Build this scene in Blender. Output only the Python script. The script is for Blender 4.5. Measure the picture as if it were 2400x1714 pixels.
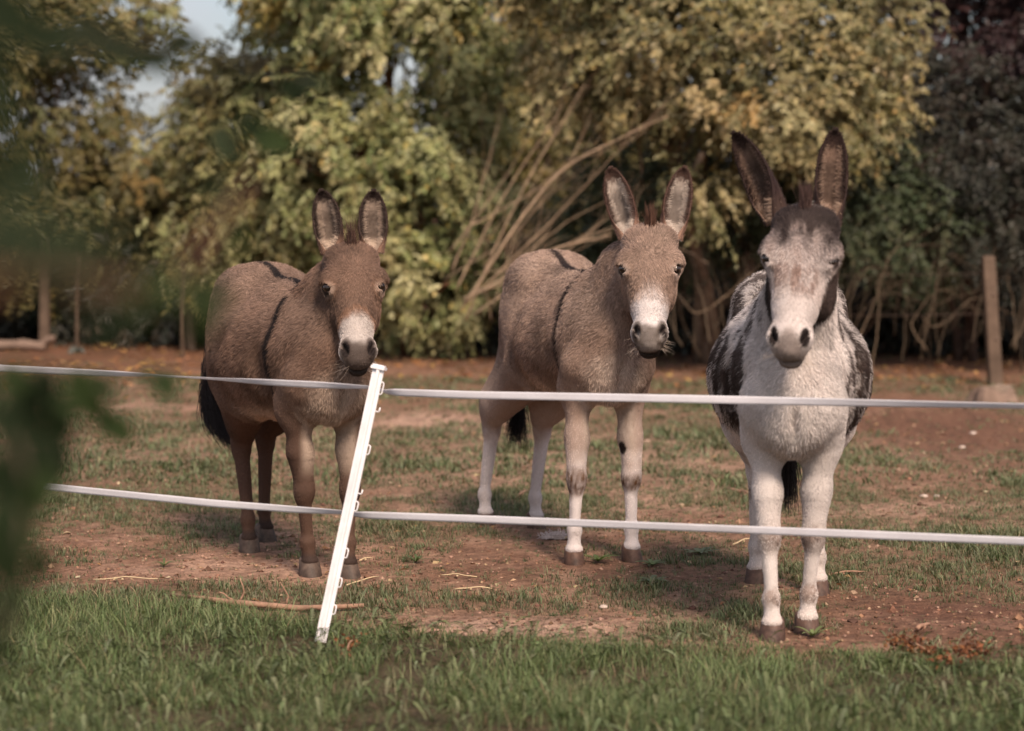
import bpy, math, random
import numpy as np
from mathutils import Vector, Matrix

# ------------------------------------------------------------------ clear
for o in list(bpy.data.objects):
    bpy.data.objects.remove(o)
scene = bpy.context.scene
COL = scene.collection

# ------------------------------------------------------------------ camera
CAM_H = 1.40
FPX = 5000.0                       # focal length in photo pixels (2400 px wide)
PITCH = math.atan((857 - 476) / FPX)
cam_data = bpy.data.cameras.new("camera")
cam = bpy.data.objects.new("camera", cam_data)
COL.objects.link(cam)
cam.location = (0, 0, CAM_H)
cam.rotation_euler = (math.radians(90) - PITCH, 0, 0)
cam_data.sensor_width = 36.0
cam_data.lens = 36.0 * FPX / 2400.0
cam_data.clip_start = 0.05
cam_data.clip_end = 2000.0
cam_data.dof.use_dof = True
cam_data.dof.focus_distance = 7.85
cam_data.dof.aperture_fstop = 2.0
cam_data.dof.aperture_blades = 0
scene.camera = cam

# ------------------------------------------------------------------ sky, sun, exposure
SUN_EL = math.radians(46)
SUN_AZ = math.radians(160)          # clockwise from +Y seen from above: right of and behind the camera
sun_dir = Vector((math.sin(SUN_AZ) * math.cos(SUN_EL), math.cos(SUN_AZ) * math.cos(SUN_EL), math.sin(SUN_EL)))
world = bpy.data.worlds.new("World")
scene.world = world
world.use_nodes = True
wn = world.node_tree.nodes
wl = world.node_tree.links
wn.clear()
w_out = wn.new("ShaderNodeOutputWorld")
w_bg = wn.new("ShaderNodeBackground")
w_sky = wn.new("ShaderNodeTexSky")
w_sky.sky_type = 'NISHITA'
w_sky.sun_disc = False
w_sky.sun_elevation = SUN_EL
w_sky.sun_rotation = SUN_AZ
w_sky.altitude = 100
w_sky.air_density = 1.0
w_sky.dust_density = 3.5
w_sky.ozone_density = 1.0
w_bg.inputs["Strength"].default_value = 0.15
# thin bright cloud spread evenly over the whole sky
w_tc = wn.new("ShaderNodeTexCoord")
w_noise = wn.new("ShaderNodeTexNoise")
w_noise.inputs["Scale"].default_value = 3.0
w_noise.inputs["Detail"].default_value = 6.0
w_noise.inputs["Roughness"].default_value = 0.6
w_ramp = wn.new("ShaderNodeValToRGB")
w_ramp.color_ramp.elements[0].position = 0.40
w_ramp.color_ramp.elements[0].color = (0.0, 0.0, 0.0, 1)
w_ramp.color_ramp.elements[1].position = 0.60
w_ramp.color_ramp.elements[1].color = (1, 1, 1, 1)
w_mix = wn.new("ShaderNodeMix")
w_mix.data_type = 'RGBA'
w_mix.inputs[7].default_value = (3.6, 3.5, 3.75, 1)
wl.new(w_tc.outputs["Generated"], w_noise.inputs["Vector"])
wl.new(w_noise.outputs["Fac"], w_ramp.inputs[0])
wl.new(w_ramp.outputs[0], w_mix.inputs[0])
wl.new(w_sky.outputs[0], w_mix.inputs[6])
wl.new(w_mix.outputs[2], w_bg.inputs[0])
wl.new(w_bg.outputs[0], w_out.inputs[0])

sun_data = bpy.data.lights.new("sun", 'SUN')
sun_data.energy = 4.2
sun_data.angle = math.radians(14.0)
sun_data.color = (1.0, 0.83, 0.67)
sun = bpy.data.objects.new("sun", sun_data)
COL.objects.link(sun)
sun.rotation_euler = sun_dir.to_track_quat('Z', 'Y').to_euler()
sun.location = sun_dir * 50

scene.view_settings.view_transform = 'Standard'
scene.view_settings.look = 'None'
scene.view_settings.gamma = 1.0
scene.view_settings.exposure = 0.30
scene.view_settings.use_curve_mapping = False
scene.render.engine = 'CYCLES'
scene.cycles.use_denoising = True
scene.cycles.max_bounces = 6
scene.cycles.transparent_max_bounces = 8
scene.cycles_curves.shape = 'RIBBONS'

# ------------------------------------------------------------------ helpers
R_CAM = np.array(cam.rotation_euler.to_matrix())
def at(u, v, Y):
    """world point on the line of sight of photo pixel (u, v) at world distance Y"""
    d = R_CAM @ np.array([(u - 1200) / FPX, -(v - 857) / FPX, -1.0])
    return np.array([0, 0, CAM_H]) + d * (Y / d[1])
def gp(u, v, z=0.0):
    """world point where photo pixel (u, v) meets height z"""
    d = R_CAM @ np.array([(u - 1200) / FPX, -(v - 857) / FPX, -1.0])
    return np.array([0, 0, CAM_H]) + d * ((z - CAM_H) / d[2])

def _hash(i, j, k, seed):
    n = (i * 374761393 + j * 668265263 + k * 2147483647 + seed * 1274126177) & 0xFFFFFFFF
    n = ((n ^ (n >> 13)) * 1274126177) & 0xFFFFFFFF
    n = (n ^ (n >> 16)) & 0xFFFFFFFF
    return n.astype(np.float64) / 4294967295.0
def vnoise(p, freq=1.0, seed=0):
    """value noise 0..1 on an (N,3) or (N,2) array"""
    p = np.asarray(p, float) * freq
    if p.shape[1] == 2:
        p = np.c_[p, np.zeros(len(p))]
    i = np.floor(p).astype(np.int64)
    f = p - i
    f = f * f * f * (f * (f * 6 - 15) + 10)
    r = 0
    for dx in (0, 1):
        for dy in (0, 1):
            for dz in (0, 1):
                w = (f[:, 0] if dx else 1 - f[:, 0]) * (f[:, 1] if dy else 1 - f[:, 1]) * (f[:, 2] if dz else 1 - f[:, 2])
                r = r + w * _hash(i[:, 0] + dx, i[:, 1] + dy, i[:, 2] + dz, seed)
    return r
def fbm(p, freq=1.0, octv=4, seed=0):
    a, s, t = 1.0, 0, 0
    for o in range(octv):
        s = s + a * vnoise(p, freq * 2 ** o, seed + o * 17)
        t += a
        a *= 0.5
    return s / t
def sstep(a, b, x):
    t = np.clip((x - a) / (b - a), 0, 1)
    return t * t * (3 - 2 * t)
def unit(v):
    v = np.asarray(v, float)
    return v / (np.linalg.norm(v, axis=-1, keepdims=True) + 1e-12)

def mesh_from(name, verts, faces, mats, parent=None, smooth=True, col=None, attr="tint", matidx=None):
    """verts (N,3); faces: list of (M,k) int arrays (k may differ per array)"""
    me = bpy.data.meshes.new(name)
    verts = np.asarray(verts, np.float32)
    if not isinstance(faces, (list, tuple)):
        faces = [faces]
    faces = [np.asarray(f, np.int32) for f in faces if len(f)]
    nl = sum(f.size for f in faces)
    npoly = sum(len(f) for f in faces)
    me.vertices.add(len(verts))
    me.vertices.foreach_set("co", verts.ravel())
    me.loops.add(nl)
    me.polygons.add(npoly)
    me.loops.foreach_set("vertex_index", np.concatenate([f.ravel() for f in faces]))
    tot = np.concatenate([np.full(len(f), f.shape[1], np.int32) for f in faces])
    start = np.concatenate([[0], np.cumsum(tot)[:-1]]).astype(np.int32)
    me.polygons.foreach_set("loop_start", start)
    me.polygons.foreach_set("use_smooth", np.full(npoly, smooth, dtype=bool))
    if matidx is not None:
        me.polygons.foreach_set("material_index", np.asarray(matidx, np.int32))
    if col is not None:
        a = me.attributes.new(attr, 'FLOAT_COLOR', 'POINT')
        c = np.asarray(col, np.float32)
        if c.shape[1] == 3:
            c = np.c_[c, np.ones(len(c), np.float32)]
        a.data.foreach_set("color", c.astype(np.float32).ravel())
    me.update(calc_edges=True)
    me.validate()
    for m in (mats if isinstance(mats, (list, tuple)) else [mats]):
        me.materials.append(m)
    o = bpy.data.objects.new(name, me)
    COL.objects.link(o)
    if parent is not None:
        o.parent = parent
    return o
def empty(name, loc=(0, 0, 0), rz=0.0):
    o = bpy.data.objects.new(name, None)
    o.empty_display_size = 0.2
    COL.objects.link(o)
    o.location = loc
    o.rotation_euler = (0, 0, rz)
    return o
def tag(o, label=None, cat=None, group=None, kind=None):
    if label: o["label"] = label
    if cat: o["category"] = cat
    if group: o["group"] = group
    if kind: o["kind"] = kind
    return o

class MB:
    """collects shapes into one mesh"""
    def __init__(s):
        s.v, s.q, s.t, s.n = [], [], [], 0
        s.c = []
    def add(s, v, quads=None, tris=None, col=None):
        v = np.asarray(v, float)
        if quads is not None and len(quads): s.q.append(np.asarray(quads) + s.n)
        if tris is not None and len(tris): s.t.append(np.asarray(tris) + s.n)
        s.v.append(v)
        s.c.append(np.broadcast_to(np.asarray(col if col is not None else (1, 1, 1), float), (len(v), 3)))
        s.n += len(v)
    def tube(s, pts, rad, nseg=8, cap=True, col=None, flat=None, jitter=0, seed=0):
        pts = np.asarray(pts, float)
        rad = np.broadcast_to(np.asarray(rad, float), (len(pts),))
        tg = np.gradient(pts, axis=0)
        tg = unit(tg)
        ref = np.array([0.13, 0.21, 1.0]) if abs(tg[0][2]) < 0.9 else np.array([1.0, 0.2, 0.1])
        rng = np.random.default_rng(seed)
        V = []
        a = np.linspace(0, 2 * np.pi, nseg, endpoint=False)
        side = unit(np.cross(tg[0], ref))
        for i, p in enumerate(pts):
            side = unit(side - tg[i] * np.dot(side, tg[i]))
            up = np.cross(side, tg[i])
            r = rad[i] * (1 + jitter * rng.uniform(-1, 1, nseg))
            V.append(p + (np.cos(a) * r)[:, None] * side + (np.sin(a) * r * (flat or 1.0))[:, None] * up)
        V = np.concatenate(V)
        m = len(pts)
        idx = np.arange(m * nseg).reshape(m, nseg)
        nx = np.roll(idx, -1, axis=1)
        q = np.stack([idx[:-1], nx[:-1], nx[1:], idx[1:]], -1).reshape(-1, 4)
        t = None
        if cap:
            V = np.r_[V, pts[:1], pts[-1:]]
            c0, c1 = m * nseg, m * nseg + 1
            t = np.r_[np.stack([nx[0], idx[0], np.full(nseg, c0)], -1), np.stack([idx[-1], nx[-1], np.full(nseg, c1)], -1)]
        s.add(V, q, t, col)
    def box(s, c, size, rot=None, col=None):
        b = np.array([[x, y, z] for x in (-.5, .5) for y in (-.5, .5) for z in (-.5, .5)]) * np.asarray(size, float)
        if rot is not None: b = b @ np.asarray(rot).T
        q = np.array([[0, 1, 3, 2], [4, 6, 7, 5], [0, 4, 5, 1], [2, 3, 7, 6], [0, 2, 6, 4], [1, 5, 7, 3]])
        s.add(b + np.asarray(c, float), q, None, col)
    def build(s, name, mat, parent=None, smooth=True, color=False):
        V = np.concatenate(s.v)
        F = []
        if s.q: F.append(np.concatenate(s.q))
        if s.t: F.append(np.concatenate(s.t))
        return mesh_from(name, V, F, mat, parent, smooth, np.concatenate(s.c) if color else None)

# ------------------------------------------------------------------ material helpers
def new_mat(name):
    m = bpy.data.materials.new(name)
    m.use_nodes = True
    nt = m.node_tree
    nt.nodes.clear()
    out = nt.nodes.new("ShaderNodeOutputMaterial")
    return m, nt, out
def N(nt, typ, **kw):
    n = nt.nodes.new(typ)
    for k, v in kw.items():
        if k.startswith("_"):
            setattr(n, k[1:], v)
        else:
            n.inputs[k.replace("__", " ")].default_value = v
    return n
def noise_node(nt, scale, detail=4, rough=0.55, coord=None, vec="Object"):
    if coord is None:
        coord = nt.nodes.new("ShaderNodeTexCoord")
    n = nt.nodes.new("ShaderNodeTexNoise")
    n.inputs["Scale"].default_value = scale
    n.inputs["Detail"].default_value = detail
    n.inputs["Roughness"].default_value = rough
    nt.links.new(coord.outputs[vec], n.inputs["Vector"])
    return n
def ramp(nt, fac, stops):
    r = nt.nodes.new("ShaderNodeValToRGB")
    el = r.color_ramp.elements
    while len(el) < len(stops): el.new(0.5)
    for e, (p, c) in zip(el, stops):
        e.position = p
        e.color = (*c, 1) if len(c) == 3 else c
    nt.links.new(fac, r.inputs[0])
    return r
def mixc(nt, fac, a, b, mode='MIX'):
    m = nt.nodes.new("ShaderNodeMix")
    m.data_type = 'RGBA'
    m.blend_type = mode
    for sock, val in ((m.inputs[0], fac), (m.inputs[6], a), (m.inputs[7], b)):
        if hasattr(val, "is_linked") or hasattr(val, "links"):
            nt.links.new(val, sock)
        elif isinstance(val, (int, float)):
            sock.default_value = val
        else:
            sock.default_value = (*val, 1)
    return m.outputs[2]
def simple_mat(name, color, rough=0.7, noise=0.25, scale=20.0, bump=0.2, bump_scale=60.0, attr=None, spec=0.3, metal=0.0, dist=0.002):
    """principled surface with noise-driven colour variation and bump"""
    m, nt, out = new_mat(name)
    p = N(nt, "ShaderNodeBsdfPrincipled", Roughness=rough, Metallic=metal)
    p.inputs["Specular IOR Level"].default_value = spec
    tc = nt.nodes.new("ShaderNodeTexCoord")
    n1 = noise_node(nt, scale, 5, 0.6, tc)
    if attr:
        a = nt.nodes.new("ShaderNodeAttribute"); a.attribute_name = attr
        base = a.outputs["Color"]
        lo = mixc(nt, 1.0, base, (1 - noise,) * 3, 'MULTIPLY')
        hi = mixc(nt, 1.0, base, (1 + noise,) * 3, 'MULTIPLY')
    else:
        lo = tuple(c * (1 - noise) for c in color)
        hi = tuple(min(1, c * (1 + noise)) for c in color)
    rr = ramp(nt, n1.outputs["Fac"], [(0.3, (0, 0, 0)), (0.7, (1, 1, 1))])
    c = mixc(nt, rr.outputs[0], lo, hi)
    nt.links.new(c, p.inputs["Base Color"])
    if bump:
        n2 = noise_node(nt, bump_scale, 5, 0.65, tc)
        b = N(nt, "ShaderNodeBump", Strength=bump, Distance=dist)
        nt.links.new(n2.outputs["Fac"], b.inputs["Height"])
        nt.links.new(b.outputs[0], p.inputs["Normal"])
    nt.links.new(p.outputs[0], out.inputs[0])
    return m
def leaf_mat(name, trans=0.35, rough=0.55, spec=0.35):
    """leaf: colour from the per-leaf attribute, light passing through the blade"""
    m, nt, out = new_mat(name)
    a = nt.nodes.new("ShaderNodeAttribute"); a.attribute_name = "tint"
    p = N(nt, "ShaderNodeBsdfPrincipled", Roughness=rough)
    p.inputs["Specular IOR Level"].default_value = spec
    t = nt.nodes.new("ShaderNodeBsdfTranslucent")
    mx = N(nt, "ShaderNodeMixShader", Fac=trans)
    c2 = mixc(nt, 1.0, a.outputs["Color"], (1.15, 1.25, 0.7), 'MULTIPLY')
    nt.links.new(a.outputs["Color"], p.inputs["Base Color"])
    nt.links.new(c2, t.inputs["Color"])
    nt.links.new(p.outputs[0], mx.inputs[1])
    nt.links.new(t.outputs[0], mx.inputs[2])
    nt.links.new(mx.outputs[0], out.inputs[0])
    return m
# ================================================================== GROUND
def edge_y():
    e = np.array([gp(u, v)[:2] for u, v in ((-900, 1400), (0, 1404), (380, 1418), (700, 1446), (860, 1468), (1100, 1496), (1600, 1522), (1850, 1540), (2000, 1538), (2400, 1548), (3300, 1580))])
    return e[:, 0], e[:, 1]
EX, EY = edge_y()
def strip_edge(x):
    """distance from the camera line at which the uncut grass strip ends and the grazed paddock begins"""
    return np.interp(x, EX, EY)
DONKEYS_HOOVES = [gp(*p) for p in ((735, 1353), (826, 1356), (592, 1296), (630, 1270), (1352, 1324), (1488, 1318), (1143, 1232), (1262, 1240), (1810, 1504), (1892, 1490), (1772, 1368), (1918, 1396))]
def blob(u, v, ru, rv):
    c = gp(u, v); Y = c[1]
    return c[0], c[1], ru * Y / FPX, abs(gp(u, v - rv)[1] - gp(u, v + rv)[1]) / 2
BARE = [(*blob(*b), a) for b, a in (
    ((520, 1335, 420, 36), .95), ((820, 1320, 160, 50), .6), ((1230, 1465, 330, 28), 1.0), ((1150, 1330, 230, 45), .65), ((1560, 1350, 220, 20), .3),
    ((2160, 985, 300, 75), .85), ((2230, 1080, 260, 55), .55), ((2150, 1190, 300, 22), .6), ((2230, 1430, 280, 60), .9),
    ((1000, 985, 170, 22), .8), ((300, 960, 140, 12), .6), ((1350, 1265, 200, 22), .45), ((560, 1190, 120, 10), .3), ((1150, 1060, 130, 12), .3),
    ((700, 862, 900, 12), .85), ((1800, 872, 900, 14), .85), ((350, 1300, 260, 26), .4), ((1600, 1090, 110, 12), .4), ((1750, 1300, 150, 14), .3))]
GREEN = [(*blob(*b), a) for b, a in (((1060, 1075, 260, 60), .25), ((480, 1130, 260, 45), .3), ((1950, 1115, 190, 26), .5), ((2240, 1270, 260, 40), .55),
         ((1700, 1400, 260, 55), .45), ((1560, 950, 200, 30), .4), ((950, 905, 160, 10), .3), ((1000, 1230, 180, 25), .3), ((480, 1235, 300, 30), .45), ((880, 850, 130, 8), .8))]
def ell_sum(P, L):
    r = np.zeros(len(P))
    for x, y, rx, ry, a in L:
        d = ((P[:, 0] - x) / rx) ** 2 + ((P[:, 1] - y) / ry) ** 2
        r = np.maximum(r, a * np.exp(-d * 1.1))
    return r
def cover(P):
    """grass cover 0..1 of the grazed paddock"""
    q = P[:, :2]
    n = fbm(q, 1.6, 4, 41) * .55 + fbm(q * [1, .6], 6.0, 3, 45) * .45
    c = .52 + .16 * sstep(8.6, 10.5, P[:, 1]) * sstep(16, 13.5, P[:, 1]) + (n - .5) * 2.3 - 1.0 * ell_sum(P, BARE) + .55 * ell_sum(P, GREEN)
    far = sstep(16.0, 18.5, P[:, 1])
    c = c - .7 * far
    for d in DONKEYS_HOOVES:
        c = c - .8 * np.exp(-((P[:, 0] - d[0]) ** 2 + (P[:, 1] - d[1] - .02) ** 2) / .012)
    return np.clip(c, 0, 1)
def gheight(P):
    q = P[:, :2]
    h = (fbm(q, .9, 3, 51) - .5) * .035 + (fbm(q, 7, 3, 52) - .5) * .016
    h += (fbm(q, 26, 2, 53) - .5) * .012 * sstep(25, 12, P[:, 1])
    h += .010 * sstep(.3, -.3, P[:, 1] - strip_edge(P[:, 0]))
    for d in DONKEYS_HOOVES:
        h *= 1 - .9 * np.exp(-((P[:, 0] - d[0]) ** 2 + (P[:, 1] - d[1]) ** 2) / .02)
    return h
def axis(lo, hi, fine_lo, fine_hi, st, grow):
    a = list(np.arange(fine_lo, fine_hi, st))
    s = st; x = fine_hi
    while x < hi:
        a.append(x); s *= grow; x += s
    a.append(hi)
    s = st * grow; x = fine_lo - s
    while x > lo:
        a.insert(0, x); s *= grow; x -= s
    a.insert(0, lo)
    return np.array(a)
GXS = axis(-400, 400, -2.6, 2.6, .032, 1.08)
GYS = axis(-30, 600, 5.3, 10.2, .034, 1.06)
gX, gY = np.meshgrid(GXS, GYS, indexing='ij')
GP = np.stack([gX.ravel(), gY.ravel(), np.zeros(gX.size)], 1)
GP[:, 2] = gheight(GP) * sstep(60, 30, np.abs(GP[:, 0])) * sstep(60, 30, np.abs(GP[:, 1]))
def soil_colour(P):
    q = P[:, :2]
    n1 = fbm(q, 1.1, 4, 61); n2 = fbm(q, 5, 3, 62); n3 = fbm(q, 30, 2, 63)
    c = np.tile(np.array([.215, .120, .080]), (len(P), 1))
    c = blend2(c, sstep(.45, .68, n1 * .6 + n2 * .4), (.34, .205, .145))
    sand = ell_sum(P, [(*blob(1230, 1465, 330, 30), 1.0), (*blob(1000, 985, 190, 24), .9), (*blob(520, 1335, 330, 22), .45), (*blob(300, 960, 150, 12), .6), (*blob(900, 862, 1000, 13), .55), (*blob(2150, 1190, 300, 20), .6), (*blob(1300, 1100, 600, 120), .35)])
    c = blend2(c, sand * (.55 + .6 * n2), (.54, .36, .27))
    dark = ell_sum(P, [(*blob(2230, 1430, 300, 70), .9), (*blob(2200, 1000, 330, 100), .65), (*blob(1180, 1330, 240, 45), .35), (*blob(1900, 1480, 260, 30), .5)])  # dark soils, and an oval painting the fawn donkey's shadow beside its hooves
    c = blend2(c, dark * (.5 + .7 * n3), (.105, .050, .034))
    c = blend2(c, sstep(.56, .70, n3) * .5, (.10, .058, .042))
    gr = cover(P)
    c = blend2(c, gr * .5, (.150, .122, .076))
    st = sstep(.05, -.15, P[:, 1] - strip_edge(P[:, 0]))
    c = blend2(c, st * .9, (.070, .058, .035))
    fl = sstep(15.5, 18.5, P[:, 1])
    c = blend2(c, fl * .7 * (.4 + n2), (.15, .070, .040))
    return c
def blend2(c, m, col):
    m = np.clip(m, 0, 1)[:, None]
    return c * (1 - m) + np.asarray(col) * m
gi = np.arange(gX.size).reshape(gX.shape)
gQ = np.stack([gi[:-1, :-1], gi[1:, :-1], gi[1:, 1:], gi[:-1, 1:]], -1).reshape(-1, 4)
def ground_material():
    m, nt, out = new_mat("paddock_soil")
    p = N(nt, "ShaderNodeBsdfPrincipled", Roughness=0.95)
    p.inputs["Specular IOR Level"].default_value = 0.1
    a = nt.nodes.new("ShaderNodeAttribute"); a.attribute_name = "tint"
    tc = nt.nodes.new("ShaderNodeTexCoord")
    n1 = noise_node(nt, 28, 6, .7, tc); n2 = noise_node(nt, 120, 4, .7, tc)
    r1 = ramp(nt, n1.outputs["Fac"], [(.28, (.52, .50, .48)), (.5, (.95, .95, .95)), (.72, (1.45, 1.42, 1.38))])
    r2 = ramp(nt, n2.outputs["Fac"], [(.3, (.62, .6, .6)), (.7, (1.38, 1.36, 1.34))])
    c = mixc(nt, 1.0, a.outputs["Color"], r1.outputs[0], 'MULTIPLY')
    c = mixc(nt, 1.0, c, r2.outputs[0], 'MULTIPLY')
    nt.links.new(c, p.inputs["Base Color"])
    b = N(nt, "ShaderNodeBump", Strength=0.8, Distance=0.012)
    mx = N(nt, "ShaderNodeMath", _operation='ADD')
    nt.links.new(n1.outputs["Fac"], mx.inputs[0]); nt.links.new(n2.outputs["Fac"], mx.inputs[1])
    nt.links.new(mx.outputs[0], b.inputs["Height"])
    nt.links.new(b.outputs[0], p.inputs["Normal"])
    nt.links.new(p.outputs[0], out.inputs[0])
    return m
ground = mesh_from("ground", GP, gQ, ground_material(), None, True, soil_colour(GP))
tag(ground, "bare brown paddock soil with worn patches", None, None, "structure")

# ================================================================== GRASS
M_GRASS = leaf_mat("grass_blade", 0.30, 0.6, 0.25)
def blades(pos, length, width, col, lean, rng, seg=2):
    """curved tapering blades; pos (N,3)"""
    n = len(pos)
    az = rng.uniform(0, 2 * np.pi, n)
    d = np.stack([np.cos(az), np.sin(az), np.zeros(n)], 1)
    ln = np.clip(rng.normal(lean, .25, n), .02, 1.6)
    side = np.stack([-np.sin(az + rng.normal(0, .6, n)), np.cos(az), np.zeros(n)], 1)
    V = []
    p = pos.copy()
    for k in range(seg + 1):
        t = k / seg
        w = width * (1 - t ** 1.6) * (0.75 + .5 * min(t * 2, 1) * (1 - t)) if k < seg else None
        if k < seg:
            V += [p - side * (w / 2)[:, None], p + side * (w / 2)[:, None]]
            a = ln * (0.35 + 1.1 * t)
            step = np.stack([d[:, 0] * np.sin(a), d[:, 1] * np.sin(a), np.cos(a)], 1)
            p = p + step * (length / seg)[:, None]
        else:
            V.append(p)
    m = 2 * seg + 1
    V = np.stack(V, 1).reshape(-1, 3)
    base = (np.arange(n) * m)[:, None]
    q = [base + np.array([2 * k, 2 * k + 1, 2 * k + 3, 2 * k + 2]) for k in range(seg - 1)]
    t = base + np.array([2 * seg - 2, 2 * seg - 1, 2 * seg])
    C = np.repeat(col, m, 0)
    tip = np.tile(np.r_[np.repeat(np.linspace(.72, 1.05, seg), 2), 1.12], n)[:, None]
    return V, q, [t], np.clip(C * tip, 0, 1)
def join(parts):
    V, Q, T, C, n = [], [], [], [], 0
    for v, q, t, c in parts:
        V.append(v); C.append(c)
        Q += [x + n for x in q]; T += [x + n for x in t]
        n += len(v)
    F = []
    if Q: F.append(np.concatenate(Q))
    if T: F.append(np.concatenate(T))
    return np.concatenate(V), F, np.concatenate(C)
def tints(n, palette, rng, jit=.18, w=None):
    p = np.asarray(palette, float)
    c = p[rng.choice(len(p), n, p=w)]
    return np.clip(c * rng.uniform(1 - jit, 1 + jit, (n, 1)) * rng.uniform(.93, 1.07, (n, 3)), 0, 1)
rg = np.random.default_rng(77)
# ---- uncut strip in front of the fence
def strip_points(n, ylo=5.0, x0=-2.6, x1=2.6, rag=.10):
    x = rg.uniform(x0, x1, n * 3)
    y = ylo + (rg.random(n * 3)) * 3.2
    lim = strip_edge(x) + (fbm(np.stack([x, y], 1), 5, 3, 71) - .5) * 2 * rag * 1.6 + .03
    k = y < lim
    P = np.stack([x[k], y[k], np.zeros(k.sum())], 1)[:n]
    P[:, 2] = gheight(P)
    return P
GREENS = [(.140, .180, .074), (.175, .215, .095), (.104, .145, .058), (.230, .260, .130), (.070, .100, .040), (.26, .25, .135), (.28, .21, .125)]
P = strip_points(104000)
dens = fbm(P, 3.2, 3, 72)
k = rg.random(len(P)) < sstep(.34, .58, dens) * .95 + .06
P = P[k]
hgt = (.025 + .085 * rg.random(len(P)) ** 2.0) * (.40 + 1.2 * fbm(P, 3.0, 3, 73))
edge_d = strip_edge(P[:, 0]) - P[:, 1]
hgt *= .55 + .45 * sstep(-.02, .3, edge_d)
tall = rg.random(len(P)) < .05
hgt[tall] *= rg.uniform(1.3, 2.1, tall.sum())
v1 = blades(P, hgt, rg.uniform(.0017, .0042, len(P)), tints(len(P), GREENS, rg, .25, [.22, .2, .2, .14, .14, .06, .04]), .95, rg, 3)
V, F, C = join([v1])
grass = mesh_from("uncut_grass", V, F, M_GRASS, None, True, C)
tag(grass, "uncut green grass strip in front of the tape fence", "grass", None, "stuff")
# ---- feathery weeds among it (yarrow-like fronds)
def fronds(n, P, rng, cols, lmin=.05, lmax=.11):
    parts = []
    L = rng.uniform(lmin, lmax, n)
    az = rng.uniform(0, 2 * np.pi, n); el = rng.uniform(.35, 1.25, n)
    D = np.stack([np.cos(az) * np.cos(el), np.sin(az) * np.cos(el), np.sin(el)], 1)
    S = np.stack([-np.sin(az), np.cos(az), np.zeros(n)], 1)
    U = np.cross(S, D)
    V = []; K = 9
    for i in range(K):
        t = (i + .6) / K
        c = P + D * (L * t)[:, None] - np.array([0, 0, 1]) * (L * .45 * t * t)[:, None]
        wl = L * .26 * math.sin(math.pi * (t * .85 + .12)) 
        for s in (-1, 1):
            tip = c + S * (s * wl)[:, None] + D * (wl * .55)[:, None] + U * (wl * rng.uniform(-.1, .35, n))[:, None]
            b0 = c - D * (L * .018)[:, None]; b1 = c + D * (L * .030)[:, None]
            mid = (c + tip) / 2 + D * (L * .032)[:, None]
            V += [b0, mid, tip, b1]
    # midrib
    for t in (0, .5, 1.0):
        c = P + D * (L * t)[:, None] - np.array([0, 0, 1]) * (L * .45 * t * t)[:, None]
        V += [c - S * .0008, c + S * .0008]
    m = len(V)
    V = np.stack(V, 1).reshape(-1, 3)
    base = (np.arange(n) * m)[:, None]
    q = [base + np.array([4 * j, 4 * j + 1, 4 * j + 2, 4 * j + 3]) for j in range(2 * K)]
    o = 8 * K
    q += [base + np.array([o, o + 1, o + 3, o + 2]), base + np.array([o + 2, o + 3, o + 5, o + 4])]
    return V, q, [], np.repeat(cols, m, 0)
P = strip_points(22000)
k = rg.random(len(P)) < sstep(.38, .56, fbm(P, 2.6, 3, 81)) * .9 + .05
P = P[k][:3600]
P[:, 2] += rg.uniform(0, .045, len(P))
cf = tints(len(P), [(.15, .180, .085), (.185, .215, .110), (.125, .155, .07), (.215, .235, .135)], rg, .2)
V, F, C = join([fronds(len(P), P, rg, cf)])
w1 = mesh_from("feathery_weeds", V, F, M_GRASS, None, True, C)
tag(w1, "feathery low weeds growing among the uncut grass", "weeds", None, "stuff")

# ---- grazed tufts over the paddock
def tuft_points(n_try, ylo, yhi, x_half, rng):
    y = ylo + (yhi - ylo) * rng.random(n_try)
    x = (rng.random(n_try) * 2 - 1) * x_half * (y / yhi) * 1.0 + 0
    P = np.stack([x, y, np.zeros(n_try)], 1)
    c = cover(P) * (P[:, 1] > strip_edge(P[:, 0]) - .1)
    clump = sstep(.40, .62, vnoise(P, 14, 91) * .6 + vnoise(P, 38, 92) * .4)
    k = rng.random(n_try) < c * (.45 + .55 * clump) + .07
    P = P[k]
    P[:, 2] = gheight(P) - .002
    return P, c[k]
PADG = [(.120, .138, .072), (.145, .160, .088), (.100, .120, .058), (.18, .185, .11), (.20, .165, .105), (.080, .098, .046), (.23, .175, .115)]
pw = [.22, .22, .18, .14, .09, .09, .06]
def tufts(P, c, nb, l0, l1, w0, w1, rng, rad):
    """little tufts: nb blades fanning out of each point, lying low"""
    n = len(P)
    tone = tints(n, PADG, rng, .3, pw)
    sc = (.55 + .75 * c) * (.6 + .9 * vnoise(P, 3.5, 95)) * rng.uniform(.6, 1.4, n)
    B = np.repeat(P, nb, 0) + rng.normal(0, 1, (n * nb, 3)) * np.array([rad, rad, 0]) * np.repeat(sc, nb)[:, None]
    T = np.repeat(tone, nb, 0) * rng.uniform(.75, 1.3, (n * nb, 1))
    L_ = rng.uniform(l0, l1, n * nb) * np.repeat(sc, nb)
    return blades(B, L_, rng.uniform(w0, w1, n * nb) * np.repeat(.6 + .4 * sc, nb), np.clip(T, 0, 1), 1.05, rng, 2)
parts = []
P, c = tuft_points(43000, 6.6, 10.5, 3.4, rg)
parts.append(tufts(P, c, 7, .012, .034, .0022, .0048, rg, .012))
P, c = tuft_points(44000, 10.5, 20.0, 6.2, rg)
parts.append(tufts(P, c, 5, .014, .038, .006, .012, rg, .024))
V, F, C = join(parts)
g2 = mesh_from("grazed_grass", V, F, M_GRASS, None, True, C)
tag(g2, "short grazed grass in patches over the paddock", "grass", None, "stuff")

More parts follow.
